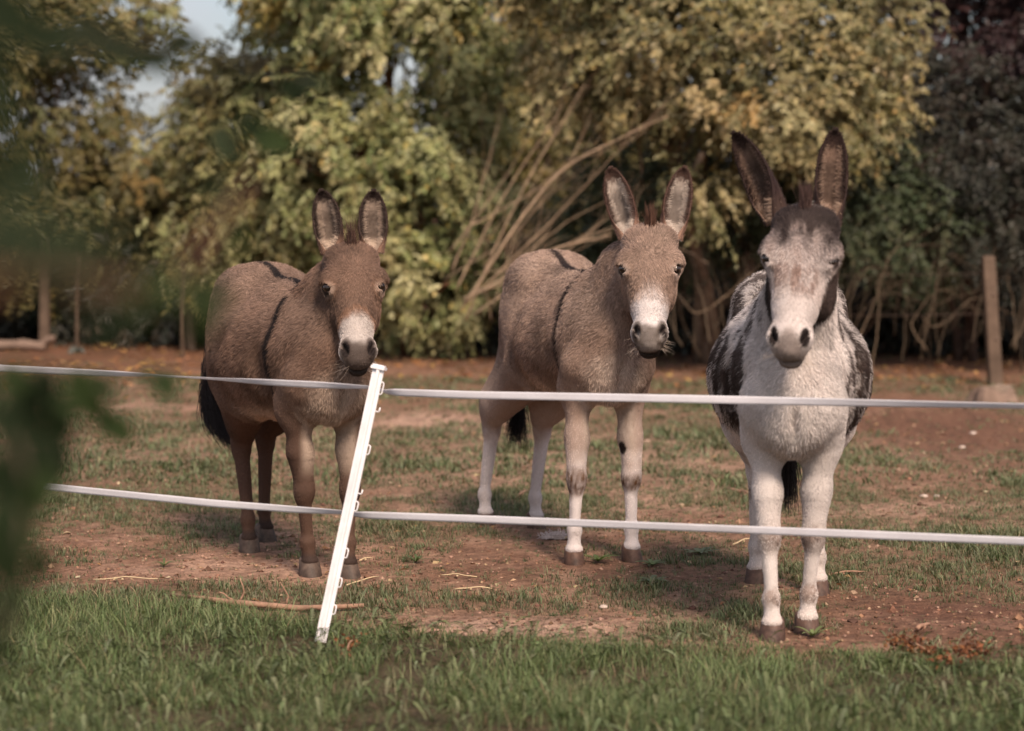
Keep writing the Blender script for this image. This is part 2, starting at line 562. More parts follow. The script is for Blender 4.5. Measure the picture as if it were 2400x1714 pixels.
# ---- crumbs of soil, dry leaf litter
M_CLOD = simple_mat("soil_crumb", (.2, .11, .07), .95, .35, 60, .6, 200, attr="tint", spec=.1)
M_LITTER = leaf_mat("dry_litter", .15, .7, .2)
def crumbs(n, ylo, yhi, xh, smin_, smax_, rng, cols):
    P, _ = np.zeros((0, 3)), 0
    y = ylo + (yhi - ylo) * rng.random(n); x = (rng.random(n) * 2 - 1) * xh * y / yhi
    P = np.stack([x, y, np.zeros(n)], 1)
    k = (rng.random(n) < (1 - cover(P))) & (P[:, 1] > strip_edge(P[:, 0]))
    P = P[k]; P[:, 2] = gheight(P)
    m = len(P)
    oc = np.array([[1, 0, 0], [0, 1, 0], [-1, 0, 0], [0, -1, 0], [0, 0, .8], [.6, .6, .4], [-.6, .6, .35], [-.6, -.6, .4], [.6, -.6, .35]], float)
    tri = np.array([[0, 5, 8], [5, 0, 1], [1, 6, 5], [6, 1, 2], [2, 7, 6], [7, 2, 3], [3, 8, 7], [8, 3, 0], [4, 5, 6], [4, 6, 7], [4, 7, 8], [4, 8, 5]])
    s = rng.uniform(smin_, smax_, m) * rng.uniform(.5, 1, m)
    V = P[:, None, :] + oc[None] * (s[:, None, None] * rng.uniform(.6, 1.35, (m, 9, 3)))
    t = (np.arange(m) * 9)[:, None, None] + tri[None]
    return V.reshape(-1, 3), [], [t.reshape(-1, 3)], np.repeat(cols(m), 9, 0)
cc = lambda m: tints(m, [(.22, .12, .08), (.14, .075, .05), (.30, .19, .13), (.10, .055, .04)], rg, .2)
V, F, C = join([crumbs(10000, 6.6, 11, 3.0, .003, .012, rg, cc), crumbs(2600, 11, 19, 6.2, .006, .02, rg, cc), crumbs(160, 6.6, 12, 3.2, .012, .026, rg, cc)])
cr = mesh_from("soil_crumbs", V, F, M_CLOD, None, False, C)
tag(cr, "loose crumbs of soil and grit on the bare paddock", "soil", None, "stuff")

def flat_leaves(P, L, rng, cols, up=.9):
    """single bent leaves, 2 triangles x 2"""
    n = len(P)
    az = rng.uniform(0, 2 * np.pi, n)
    D = unit(np.stack([np.cos(az), np.sin(az), rng.normal(0, .25, n)], 1))
    Nn = unit(np.stack([rng.normal(0, .35, n), rng.normal(0, .35, n), np.ones(n)], 1))
    S = unit(np.cross(D, Nn))
    return leaf_geo(P, D, S, Nn, L, L * rng.uniform(.4, .7, n), cols)
def leaf_quad(P, D, S, Nn, L, W, cols, curl=.18):
    t = P + D * L[:, None] - Nn * (L * curl)[:, None]
    m = P + D * (L * .42)[:, None] + Nn * (W * .10)[:, None]
    V = np.stack([P, m - S * (W * .5)[:, None], t, m + S * (W * .5)[:, None]], 1).reshape(-1, 3)
    base = (np.arange(len(P)) * 4)[:, None]
    return V, [], [base + np.array([0, 1, 2]), base + np.array([0, 2, 3])], np.repeat(cols, 4, 0)
def leaf_geo(P, D, S, Nn, L, W, cols, curl=.18):
    b = P; t = P + D * L[:, None] - Nn * (L * curl)[:, None]
    m = P + D * (L * .45)[:, None]
    l = m + S * (W * .5)[:, None] + Nn * (W * .12)[:, None]; r = m - S * (W * .5)[:, None] + Nn * (W * .12)[:, None]
    V = np.stack([b, r, t, l, m - Nn * (L * curl * .25)[:, None]], 1).reshape(-1, 3)
    n = len(P)
    base = (np.arange(n) * 5)[:, None]
    T = [base + np.array(x) for x in ([0, 1, 4], [1, 2, 4], [2, 3, 4], [3, 0, 4])]
    return V, [], T, np.repeat(cols, 5, 0)
n = 5200
y = 14.5 + 7 * rg.random(n) ** .8; x = (rg.random(n) * 2 - 1) * 6.5 * y / 20
P = np.stack([x, y, np.zeros(n)], 1); P[:, 2] = gheight(P) + .008
k = rg.random(n) < sstep(15.0, 17.5, y) * sstep(.38, .6, fbm(P, 1.2, 3, 98)) + .05
P = P[k]
litter_cols = [(.30, .13, .05), (.36, .18, .07), (.22, .09, .04), (.42, .26, .09), (.16, .075, .04), (.40, .22, .12)]
LV = [flat_leaves(P, rg.uniform(.05, .10, len(P)), rg, tints(len(P), litter_cols, rg))]
n = 420
y = 7.2 + 7 * rg.random(n); x = (rg.random(n) * 2 - 1) * 3.4 * y / 14
P = np.stack([x, y, np.zeros(n)], 1); P[:, 2] = gheight(P) + .008
P = P[P[:, 1] > strip_edge(P[:, 0]) + .1]
LV.append(flat_leaves(P, rg.uniform(.02, .045, len(P)), rg, tints(len(P), [(.34, .2, .1), (.42, .30, .18), (.24, .12, .06), (.5, .38, .26)], rg)))
V, F, C = join(LV)
lt = mesh_from("leaf_litter", V, F, M_LITTER, None, False, C)
tag(lt, "scattered dry orange leaf litter under the trees", "leaf litter", None, "stuff")
# ================================================================== TREES AND SHRUBS
M_LEAF = leaf_mat("tree_leaf", 0.20, 0.5, 0.4)
M_BARK = simple_mat("bark", (.16, .105, .075), .9, .35, 14, .8, 40, attr="tint", spec=.15, dist=.01)
def curve_pts(a, b, sag, n, rng, wob=.03):
    a = np.asarray(a, float); b = np.asarray(b, float)
    t = np.linspace(0, 1, n)[:, None]
    p = a * (1 - t) + b * t
    p = p + np.asarray(sag, float) * (4 * t * (1 - t))
    ph = rng.uniform(0, 6.28, 3); fr = rng.uniform(1.5, 3.5, 3)
    L = np.linalg.norm(b - a)
    return p + np.sin(t * fr * 3 + ph) * wob * L * (t * (1 - t) * 4) ** .5
def sprays(centers, out, n_each, rng, L, lobes, leafL, palette, weights, droop, spread, per=11, jit=.22, leafw=.42, twig=.28):
    """leafy twigs gathered round clump centres"""
    K = len(centers)
    s = K * n_each
    ci = np.repeat(np.arange(K), n_each)
    P = centers[ci] + rng.normal(0, spread, (s, 3)) * np.array([1, 1, .8])
    O = unit(out[ci] + rng.normal(0, .55, (s, 3)))
    D = unit(O + np.array([0, 0, -droop]) * rng.uniform(.3, 1.2, (s, 1)))
    TL = twig * rng.uniform(.6, 1.3, s)
    side = unit(np.cross(D, np.array([0, 0, 1.0]) + rng.normal(0, .2, (s, 3))))
    t = (np.arange(per) + .5) / per
    LP, LD, LS, LN, LL, LC = [], [], [], [], [], []
    ccol = tints(K, palette, rng, .16, weights)          # each clump has its own tone
    for j in range(per):
        q = P + D * (TL * t[j])[:, None] + np.array([0, 0, -1.0]) * (TL * droop * .6 * t[j] ** 2)[:, None]
        sg = 1 if j % 2 else -1
        d = unit(D * .55 + side * (sg * rng.uniform(.35, 1.0, s))[:, None] + np.array([0, 0, -1]) * (droop * rng.uniform(.2, 1.0, s))[:, None] + rng.normal(0, .28, (s, 3)))
        nn = unit(np.array([.15, -.45, .75]) + O * .7 + rng.normal(0, .40, (s, 3)))
        sd = unit(np.cross(d, nn)); nn = np.cross(sd, d)
        LP.append(q); LD.append(d); LS.append(sd); LN.append(nn)
        LL.append(leafL * rng.uniform(.35, 1.35, s) * (1 - .25 * t[j]))
        own = tints(s, palette, rng, jit, weights)
        LC.append(np.clip(own * .45 + ccol[ci] * .55, 0, 1))
    P = np.concatenate(LP); Lh = np.concatenate(LL)
    return leaf_quad(P, np.concatenate(LD), np.concatenate(LS), np.concatenate(LN), Lh, Lh * leafw * rng.uniform(.8, 1.25, len(Lh)), np.concatenate(LC), .22)
def lobes_clumps(lobes, n, rng, front=.0, shell=(.72, 1.04)):
    lob = np.array(lobes, float)
    vol = lob[:, 3] * lob[:, 5] + lob[:, 4] * lob[:, 3]
    i = rng.choice(len(lob), n, p=vol / vol.sum())
    d = unit(rng.normal(0, 1, (n, 3)))
    flip = (d[:, 1] > 0) & (rng.random(n) < front)
    d[flip, 1] *= -1
    r = rng.uniform(*shell, n)
    c = lob[i, :3] + d * lob[i, 3:6] * r[:, None]
    k = c[:, 2] > .08
    return c[k], d[k], i[k]
def tree(name, label, cat, base, stems, lobes, clumps, n_each, palette, weights, rng, leafL=.085, droop=.8, spread=.16, per=11, bark=(.15, .10, .07), stem_r=.05, group=None, front=.35, leafw=.55, twig=.22, limbs=True, inner=.25, shell=(.72, 1.04)):
    base = np.asarray(base, float)
    root = empty(name, base)
    tag(root, label, cat, group)
    lob = [(l[0] - base[0], l[1] - base[1], l[2], *l[3:]) for l in lobes]
    c, d, li = lobes_clumps(lob, clumps, rng, front, shell)
    g = [sprays(c, d, n_each, rng, 0, lob, leafL, palette, weights, droop, spread, per, leafw=leafw, twig=twig)]
    if inner:
        ci, di, _ = lobes_clumps(lob, max(4, int(clumps * inner)), rng, 0.0, (.2, .7))
        g.append(sprays(ci, di, n_each, rng, 0, lob, leafL * 1.1, palette, weights, droop, spread * 1.3, per, leafw=leafw, twig=twig))
    V, F, C = join(g)
    cr = mesh_from("crown", V, F, M_LEAF, root, False, C)
    cr["kind"] = "stuff"
    # stems and limbs
    mb = MB()
    for k in range(stems):
        a = rng.uniform(0, 6.28)
        r0 = stem_r * rng.uniform(.6, 1.2)
        st = np.array([math.cos(a) * stem_r * 1.3 * (stems > 1), math.sin(a) * stem_r * 1.3 * (stems > 1), -.05])
        tgt = np.array(lob[rng.integers(len(lob))][:3]) + rng.normal(0, .2, 3)
        pts = curve_pts(st, tgt, np.array([0, 0, .15]) + rng.normal(0, .1, 3), 10, rng, .02)
        mb.tube(pts, np.linspace(r0, r0 * .4, 10), 8, col=np.array(bark) * rng.uniform(.8, 1.25), jitter=.08, seed=k)
    tk = mb.build("trunk", M_BARK, root, True, True)
    if limbs:
        mb = MB()
        for k in range(min(len(c), 46)):
            j = rng.integers(len(c))
            l0 = np.array(lob[li[j]][:3])
            st = l0 * rng.uniform(.35, .95) * np.array([1, 1, 1]); st[2] = l0[2] * rng.uniform(.45, .95)
            pts = curve_pts(st, c[j], np.array([0, 0, .12]), 7, rng, .03)
            mb.tube(pts, np.linspace(.014, .004, 7) * rng.uniform(.7, 1.4), 5, col=np.array(bark) * rng.uniform(.8, 1.3))
        lm = mb.build("limbs", M_BARK, tk, True, True); lm["kind"] = "stuff"
    return root
def lobe(u, v, Y, ru, rv, ry):
    """ellipsoid of foliage centred on the sight line of photo pixel (u,v) at distance Y; ru, rv in photo pixels, ry in metres"""
    p = at(u, v, Y)
    return (p[0], p[1], p[2], ru * Y / FPX, ry, rv * Y / FPX)
tr = np.random.default_rng(123)
YEL = [(.27, .22, .10), (.21, .18, .08), (.41, .33, .175), (.14, .13, .058), (.38, .24, .08), (.085, .085, .036)]
YELW = [.25, .23, .17, .17, .06, .12]
PALE = [(.29, .275, .12), (.38, .345, .17), (.19, .205, .08), (.47, .42, .23), (.11, .13, .045), (.52, .35, .08)]
PALEW = [.24, .2, .22, .13, .17, .04]
OLIVE = [(.125, .105, .038), (.16, .125, .045), (.095, .09, .032), (.19, .14, .05), (.24, .155, .04), (.07, .075, .028)]
OLW = [.24, .2, .22, .12, .05, .17]
DARKG = [(.060, .078, .038), (.075, .092, .046), (.042, .056, .027), (.100, .105, .055), (.12, .09, .05)]
DGW = [.28, .26, .26, .14, .06]
DUSKY = [(.026, .027, .018), (.036, .033, .022), (.018, .020, .013), (.050, .034, .024)]
PURP = [(.026, .010, .011), (.036, .013, .013), (.017, .007, .009), (.048, .019, .016)]

tree("ash_leaved_tree", "pale green bushy tree with drooping leaves behind the gap between the brown donkeys", "tree", gp(955, 822), 7,
     [lobe(960, 120, 19.6, 240, 260, .95), lobe(1010, 420, 19.3, 210, 230, .9), lobe(800, 330, 19.6, 170, 240, .8), lobe(980, 640, 19.2, 170, 130, .75), lobe(850, -120, 19.8, 330, 250, 1.1), lobe(1090, 660, 19.2, 90, 90, .4)],
     250, 16, PALE, PALEW, tr, .080, .65, .085, 12, (.26, .14, .085), .045, "trees behind the paddock", front=.55)
tree("golden_leaved_tree", "spreading tree with golden tan leaves above the two donkeys nearest the dark hedge", "tree", (at(1680, 500, 18.2)[0], 18.4, 0), 3,
     [lobe(1560, 90, 17.6, 280, 200, 1.0), lobe(1820, 180, 17.2, 230, 210, .9), lobe(1400, 20, 17.9, 230, 190, .9), lobe(1960, 260, 17.2, 120, 130, .6), lobe(1650, 430, 16.9, 75, 75, .35), lobe(2010, 60, 17.6, 160, 200, .8), lobe(1600, -160, 17.8, 480, 160, 1.2), lobe(1360, 210, 17.6, 110, 90, .5)],
     300, 16, YEL, YELW, tr, .070, .5, .080, 12, (.17, .12, .085), .09, "trees behind the paddock", front=.6)
tree("olive_tree", "tall dull olive tree at the edge behind the blurred leaves", "tree", (at(150, 700, 22)[0], 22.2, 0), 2,
     [lobe(130, 270, 21.5, 190, 300, 1.2), lobe(330, 450, 21.2, 150, 170, .9), lobe(60, 520, 21.2, 230, 160, .9), lobe(100, -20, 21.8, 210, 200, 1.2)],
     205, 15, OLIVE, OLW, tr, .080, .6, .12, 12, (.20, .15, .11), .10, "trees behind the paddock", front=.55)
tree("mottled_tree", "green and brown mottled tree just beside the pale bushy tree", "tree", (at(590, 700, 21)[0], 21.2, 0), 4,
     [lobe(520, 215, 21.0, 85, 110, .6), lobe(450, 350, 21.0, 75, 75, .5), lobe(345, 50, 21.3, 60, 55, .4), lobe(600, 330, 20.6, 170, 190, .9), lobe(560, 540, 20.3, 210, 130, .8), lobe(680, 170, 20.8, 110, 170, .7), lobe(720, -130, 21.0, 140, 130, .8), lobe(690, 560, 20.0, 120, 110, .6)],
     195, 15, OLIVE[:4] + PALE[:3], [.15, .15, .16, .1, .16, .1, .18], tr, .080, .7, .12, 12, (.20, .13, .09), .05, "trees behind the paddock", front=.55)
tree("far_olive_tree", "dull olive tree seen through the bare tan branches", "tree", (at(1230, 700, 22.5)[0], 22.6, 0), 3,
     [lobe(1230, 260, 22.2, 190, 200, .9), lobe(1300, 460, 22.0, 200, 160, .8), lobe(1180, 60, 22.4, 190, 170, .9), lobe(1400, 330, 22.2, 150, 160, .7)],
     190, 15, OLIVE, OLW, tr, .085, .6, .13, 12, (.16, .11, .08), .06, "trees behind the paddock", front=.5)
tree("green_shrub", "dark green rounded shrub behind the roan donkey's ears", "shrub", (at(1850, 700, 18.6)[0], 18.8, 0), 4,
     [lobe(1700, 470, 18.3, 210, 130, .7), lobe(1980, 480, 18.0, 190, 150, .8), lobe(1500, 420, 18.8, 170, 190, .7), lobe(1430, 560, 18.9, 200, 100, .6), lobe(2130, 560, 18.0, 130, 110, .6)],
     250, 15, DARKG, DGW, tr, .058, .45, .10, 12, (.13, .085, .06), .04, "shrubs along the hedge", front=.6, leafw=.5)
tree("dusky_shrub", "tall dusky dark shrub above the leaning square post", "shrub", (at(2280, 700, 18.6)[0], 18.8, 0), 4,
     [lobe(2260, 330, 18.2, 230, 190, .9), lobe(2330, 520, 17.9, 200, 140, .8), lobe(2120, 300, 18.6, 110, 170, .6), lobe(2500, 400, 18.4, 180, 260, .9)],
     180, 15, DUSKY, [.3, .3, .25, .15], tr, .055, .5, .10, 12, (.10, .065, .05), .05, "shrubs along the hedge", front=.6, leafw=.5)
tree("purple_beech", "dark purple-leaved tree in the upper corner", "tree", (at(2330, 700, 20.5)[0], 20.6, 0), 1,
     [lobe(2270, 60, 19.6, 230, 190, 1.2), lobe(2480, 100, 19.6, 200, 260, 1.2), lobe(2300, -170, 19.8, 300, 160, 1.3)],
     140, 14, PURP, [.3, .3, .25, .15], tr, .070, .5, .13, 12, (.10, .07, .06), .14, "trees behind the paddock", front=.5, leafw=.6)
# the wood beyond: a dark mass of hedge and undergrowth behind the nearer trees
hg = []
hr_ = np.random.default_rng(9)
for u0, u1, v0, v1, Y, cnt, pal in ((1900, 2800, -250, 640, 22.0, 95, PURP + DUSKY), (250, 900, 590, 775, 21.3, 80, DUSKY), (1080, 2700, 600, 790, 20.2, 150, DUSKY), (-300, 300, 600, 770, 22.6, 50, DUSKY), (-300, 2700, 640, 760, 23.0, 80, DUSKY), (-300, 620, 430, 640, 24.5, 60, OLIVE[:4]), (560, 1350, 400, 650, 23.6, 60, DARKG), (1250, 2700, 250, 640, 22.5, 110, DUSKY)):  # DUSKY leaf colour paints in the deep shade inside the undergrowth
    u = hr_.uniform(u0, u1, cnt); v = hr_.uniform(v0, v1, cnt)
    c = np.array([at(a, b, Y + hr_.normal(0, .35)) for a, b in zip(u, v)])
    o = unit(np.c_[hr_.normal(0, .4, cnt), -np.ones(cnt), hr_.normal(.2, .3, cnt)])
    hg.append(sprays(c, o, 16, hr_, 0, None, .12, pal, None, .6, .28, 10, leafw=.55, twig=.35))
V, F, C = join(hg)
hd = mesh_from("distant_undergrowth", V, F, M_LEAF, None, False, C)
tag(hd, "dark mass of hedge and undergrowth beyond the trees", "undergrowth", None, "stuff")

# ------------------------------------------------------------------ bare leaning branches
M_TWIG = simple_mat("bare_wood", (.36, .24, .16), .85, .3, 12, .5, 60, attr="tint", spec=.2, dist=.004)
def branch_thing(name, label, cat, base, specs, group=None, part="branch"):
    root = empty(name, base); tag(root, label, cat, group)
    base = np.asarray(base, float)
    for i, (pts, r0, r1, col, twigs) in enumerate(specs):
        mb = MB()
        pts = np.asarray(pts) - base
        mb.tube(pts, np.linspace(r0, r1, len(pts)), 6, col=col, jitter=.10, seed=i)
        for tp, ta, tb in twigs:
            mb.tube(np.asarray(tp) - base, np.linspace(ta, tb, len(tp)), 4, col=np.asarray(col) * .95)
        mb.build(part, M_TWIG, root, True, True)
    return root
br = np.random.default_rng(21)
def kinky(P, n, amp):
    """resample a polyline with Catmull-Rom and add uneven kinks that grow along it"""
    P = np.asarray(P, float); m = len(P)
    t = np.linspace(0, m - 1, n); i0 = np.clip(t.astype(int), 0, m - 2); f = (t - i0)[:, None]
    Pm = np.vstack([2 * P[0] - P[1], P, 2 * P[-1] - P[-2]])
    p0, p1, p2, p3 = Pm[i0], Pm[i0 + 1], Pm[i0 + 2], Pm[i0 + 3]
    C = .5 * ((2 * p1) + (-p0 + p2) * f + (2 * p0 - 5 * p1 + 4 * p2 - p3) * f ** 2 + (-p0 + 3 * p1 - 3 * p2 + p3) * f ** 3)
    w = np.cumsum(br.normal(0, 1, (n, 3)), 0)
    w -= np.linspace(0, 1, n)[:, None] * w[-1]
    return C + w * amp
def px_branch(pix, Y0, Y1, r0, r1, col, ntw=6, tl=.45, kink=.0028):
    """branch through the given photo points, running from distance Y0 to Y1, forking into twigs"""
    n = len(pix)
    P = np.array([at(p[0] + br.normal(0, 9 + 10 * (i == 0)), p[1] + br.normal(0, 9 + 14 * (i == 0)), Y0 + (Y1 - Y0) * i / (n - 1)) for i, p in enumerate(pix)])
    C = kinky(P, 22, kink)
    tw = []
    def fork(C, r, k, tl, depth):
        for _ in range(k):
            j = br.integers(len(C) // 4, len(C) - 1)
            d = unit(unit(C[j] - C[j - 1]) + br.normal(0, .42, 3) + np.array([.05, 0, .12]))
            e = C[j] + d * tl * br.uniform(.5, 1.4)
            T = kinky([C[j], (C[j] + e) / 2 + br.normal(0, .012, 3), e], 8, .002)
            tw.append((T, r * .55, r * .2))
            if depth: fork(T, r * .5, 2, tl * .55, depth - 1)
    fork(C, max(r1, r0 * .45), ntw, tl, 1)
    return (C, r0, r1, col, tw)
TAN = np.array([.42, .30, .20])
sp_ = []
mains = [([(1085, 715), (1230, 455), (1370, 205)], 17.6, 17.0, .012, 1.0), ([(1095, 715), (1300, 430), (1430, 330), (1560, 268)], 17.4, 16.6, .014, 1.1),
    ([(1075, 690), (1200, 470), (1335, 235)], 17.6, 17.2, .011, .95), ([(1110, 690), (1270, 585), (1445, 545)], 17.0, 16.4, .013, 1.15),
    ([(1060, 660), (1110, 480), (1175, 230)], 17.9, 18.1, .010, .65), ([(1100, 690), (1290, 500), (1480, 320)], 17.5, 16.9, .009, 1.0),
    ([(1110, 560), (1240, 450), (1395, 330)], 17.6, 17.3, .008, .9), ([(1090, 720), (1250, 660), (1420, 640)], 17.1, 16.8, .009, .8),
    ([(1080, 620), (1190, 400), (1260, 250)], 17.9, 17.7, .007, .9), ([(1130, 700), (1330, 520), (1500, 440)], 17.5, 17.4, .007, .85), ([(1070, 740), (1300, 610), (1410, 520)], 17.2, 17.0, .010, .8)]
for pix, y0, y1, r, k in mains:
    sp_.append(px_branch(pix, y0, y1, r * .9, r * .28, TAN * k, 5, .5))
for k in range(10):
    u1 = br.uniform(1180, 1560); v1 = br.uniform(220, 560)
    sp_.append(px_branch([(1090 + br.uniform(-40, 110), 700 + br.uniform(-70, 60)), (1090 + (u1 - 1090) * .5 + br.normal(0, 12), 700 + (v1 - 700) * .5 + br.normal(0, 12)), (u1, v1)], 17.6 + br.normal(0, .2), 17.2 + br.normal(0, .3), br.uniform(.003, .0055), .0015, TAN * br.uniform(.6, 1.1), 5, .4))
branch_thing("leaning_dead_branches", "fan of bare tan branches leaning up behind the fawn donkey's back", "branches", gp(1085, 850) * [1, 1, 0], sp_)
def thicket(label, u0, u1, du0, du1, n, vb, top0, top1, k0, k1, base, extra=()):
    sp_ = []
    for k in range(n):
        u = br.uniform(u0, u1); v = vb + br.uniform(-40, 20); du = br.uniform(du0, du1); top = br.uniform(top0, top1)
        a = br.uniform(.05, .35)
        sp_.append(px_branch([(u, v), (u + du * a, v + (top - v) * .5), (u + du * (a + .35), v + (top - v) * .9), (u + du, top + br.uniform(-25, 70))], 17.3 + br.uniform(-.5, .6), 17.1 + br.uniform(-.5, .5), br.uniform(.003, .008), .0018, TAN * br.uniform(k0, k1) * .62, 5, .30, .005))
    sp_ += list(extra)
    branch_thing("arching_bare_bush", label, "bush", base, sp_, "bare bushes along the hedge", "stem")
thicket("bare arching grey-brown stems beside the square post", 1930, 2280, 20, 230, 26, 840, 560, 720, .25, .62, gp(2100, 860))
thicket("bare stems just beyond the square post at the picture edge", 2340, 2480, -60, 150, 14, 840, 560, 720, .25, .6, gp(2390, 870))
thicket("bare twisted stems between the fawn and the roan donkey", 1580, 1770, -120, 120, 18, 830, 560, 700, .22, .5, gp(1680, 850),
        [px_branch([(1530, 650), (1570, 690), (1620, 720), (1700, 690), (1760, 640)], 17.3, 17.2, .009, .004, TAN * .7, 3, .2), px_branch([(1590, 600), (1615, 615), (1640, 618), (1665, 612)], 17.0, 17.0, .008, .005, TAN * .8, 0)])
sp_ = []
for k in range(14):
    u0 = br.uniform(900, 1050)
    sp_.append(px_branch([(u0 * .3 + 960 * .7, 822), (u0, 740), (u0 + (u0 - 970) * .8, 640)], 19.5, 19.3, br.uniform(.010, .022), .005, np.array([.20, .09, .05]) * br.uniform(.7, 1.3), 3, .25))
branch_thing("red_stemmed_bush", "thicket of reddish stems under the pale bushy tree", "bush", gp(965, 824), sp_, None, "stem")

# ------------------------------------------------------------------ far posts, log and stump
M_POST = simple_mat("weathered_post", (.09, .06, .043), .9, .3, 9, .6, 50, spec=.15, dist=.006)
def far_post(name, label, u, vb, vt, wpx, cat="post", lean=0.0, square=True, mat=None, Y=None):
    b = gp(u, vb) if Y is None else np.array([at(u, vb, Y)[0], Y, 0])
    Yb = b[1]
    top = at(u + lean, vt, Yb)
    w = wpx * Yb / FPX
    root = empty(name, b); tag(root, label, cat, "old posts along the hedge")
    H_ = top[2]
    mb = MB()
    dx = top[0] - b[0]
    prof = [(0, 1.0), (.02, 1.02), (.25, 1.0), (.5, .97), (.75, .985), (.97, .97), (1.0, .86)]
    n = 4 if square else 10
    a = np.linspace(0, 2 * np.pi, n, endpoint=False) + np.pi / 4
    rr = w / 2 * (math.sqrt(2) if square else 1)
    rng = np.random.default_rng(int(u))
    if square:
        # chamfered square section
        sec = np.array([[-1, -.86], [-.86, -1], [.86, -1], [1, -.86], [1, .86], [.86, 1], [-.86, 1], [-1, .86]]) * w / 2
    else:
        sec = np.stack([np.cos(a), np.sin(a)], 1) * w / 2
    n = len(sec)
    V = []
    for z, s in prof:
        V.append(np.c_[sec * s * (1 + rng.normal(0, .02, (n, 1))) + [dx * z, 0], np.full(n, z * H_ - .03 * (z == 0))])
    m = len(prof); V = np.concatenate(V)
    idx = np.arange(m * n).reshape(m, n); nx = np.roll(idx, -1, 1)
    q = np.stack([idx[:-1], nx[:-1], nx[1:], idx[1:]], -1).reshape(-1, 4)
    V = np.r_[V, V[-n:].mean(0)[None] + [0, 0, .004]]
    t = np.stack([idx[-1], nx[-1], np.full(n, m * n)], 1)
    mb.add(V, q, t)
    mb.build("shaft", mat or M_POST, root, False)
    for z in (.35, .7):
        wm = MB()
        wm.box((dx * z + w * .2, -w * .52, H_ * z), (w * .35, .012, .012))
        wm.build("staple", M_WIRE, root, False)
    return root
M_WIRE = simple_mat("rusty_wire", (.20, .14, .11), .6, .3, 40, .2, 90, spec=.4, metal=.6)
M_CONC = simple_mat("grey_brown_post", (.12, .082, .06), .9, .28, 7, .5, 60, spec=.15, dist=.005)
far_post("square_post", "leaning square weathered post standing before the dark hedge", 2333, 898, 600, 30, lean=-18, mat=M_CONC)
far_post("square_post", "square post half hidden behind the roan donkey's head", 1757, 868, 590, 24, mat=M_CONC)
far_post("square_post", "thick square post behind the pale log by the picture edge", 105, 818, 560, 22, mat=M_CONC)
far_post("round_stake", "thin round brown stake between the pale log and the blurred leaves", 181, 826, 600, 9, square=False)
far_post("round_stake", "thin round stake beside a thicker post left of the dark taupe donkey", 428, 838, 620, 9, square=False)
far_post("square_post", "thick post close beside a thin stake left of the dark taupe donkey", 449, 822, 640, 20, mat=M_CONC)
# wires of the old fence
def wire(name, label, pts, r=.0022):
    mb = MB(); mb.tube(pts, r, 5)
    o = mb.build(name, M_WIRE, None); tag(o, label, "wire", "old fence wires")
    return o
pa, pb = gp(2333, 898), gp(1757, 868)
wire("fence_wire", "thin wire sagging from the square post towards the roan donkey, lower strand", curve_pts(pa + [-.02, -.05, .55], pb + [0, -.05, .52], [0, 0, -.04], 14, br, .002))
wire("fence_wire", "thin wire strung near the top of the square posts behind the roan donkey", curve_pts(pa + [-.03, -.05, .86], pb + [0, -.05, .84], [0, 0, -.03], 14, br, .002))
M_LOG = simple_mat("pale_log", (.19, .13, .10), .85, .3, 10, .7, 40, spec=.15, dist=.008)
def log_thing(name, label, p0, p1, r0, r1, knob=None, cat="log"):
    base = (np.asarray(p0) + np.asarray(p1)) / 2; base[2] = 0
    root = empty(name, base); tag(root, label, cat)
    mb = MB()
    rng = np.random.default_rng(5)
    pts = curve_pts(np.asarray(p0) - base, np.asarray(p1) - base, [0, 0, .01], 12, rng, .01)
    r = np.linspace(r0, r1, 12) * (1 + rng.normal(0, .05, 12))
    mb.tube(pts, r, 12, jitter=.05)
    mb.build("log_body", M_LOG, root)
    if knob is not None:
        m2 = MB()
        k = np.asarray(knob) - base
        q = curve_pts(pts[-2], k, [0, 0, .02], 6, rng, .02)
        m2.tube(q, np.linspace(r1 * .8, r1 * .65, 6), 9, jitter=.06)
        m2.build("limb_stub", M_LOG, root)
    return root
pl = gp(20, 824); pr = gp(112, 826)
log_thing("fallen_log", "pale fallen log with an upturned stub lying at the edge of the trees", pl + [-.25, 0, .05], pr + [-.02, 0, .055], .055, .045, pr + [.07, -.02, .13])
def stump():
    b = gp(2322, 944)
    root = empty("tree_stump", b); tag(root, "low weathered pale stump in front of the square post", "stump")
    rng = np.random.default_rng(12)
    n = 22; a = np.linspace(0, 2 * np.pi, n, endpoint=False)
    prof = [(-.03, 1.25), (.015, 1.12), (.045, 1.02), (.085, .92), (.10, .80)]
    ir = 1 + .14 * np.sin(3 * a + 1) + .08 * np.sin(5 * a) + rng.normal(0, .04, n)
    V = []
    for z, s in prof:
        rr = .15 * s * ir
        V.append(np.c_[np.cos(a) * rr, np.sin(a) * rr * .8, z * (1 + .25 * np.sin(a * 2)) + rng.normal(0, .004, n)])
    V = np.concatenate(V); m = len(prof)
    idx = np.arange(m * n).reshape(m, n); nx = np.roll(idx, -1, 1)
    q = np.stack([idx[:-1], nx[:-1], nx[1:], idx[1:]], -1).reshape(-1, 4)
    mesh_from("stump_wall", V, [q], M_LOG, root, False)
    # sawn top with rings of uneven wood
    T = []; rings = [1, .7, .4, .15]
    for s in rings:
        T.append(V[-n:] * [s, s, 1] + [0, 0, rng.uniform(-.008, .004)])
    T = np.concatenate(T); idx = np.arange(len(rings) * n).reshape(-1, n); nx = np.roll(idx, -1, 1)
    q = np.stack([idx[:-1], nx[:-1], nx[1:], idx[1:]], -1).reshape(-1, 4)
    T = np.r_[T, T[-n:].mean(0)[None]]
    t = np.stack([idx[-1], nx[-1], np.full(n, len(T) - 1)], 1)
    mesh_from("stump_top", T, [q, t], simple_mat("sawn_wood", (.20, .145, .11), .85, .3, 16, .6, 50, spec=.15), root, False)
stump()
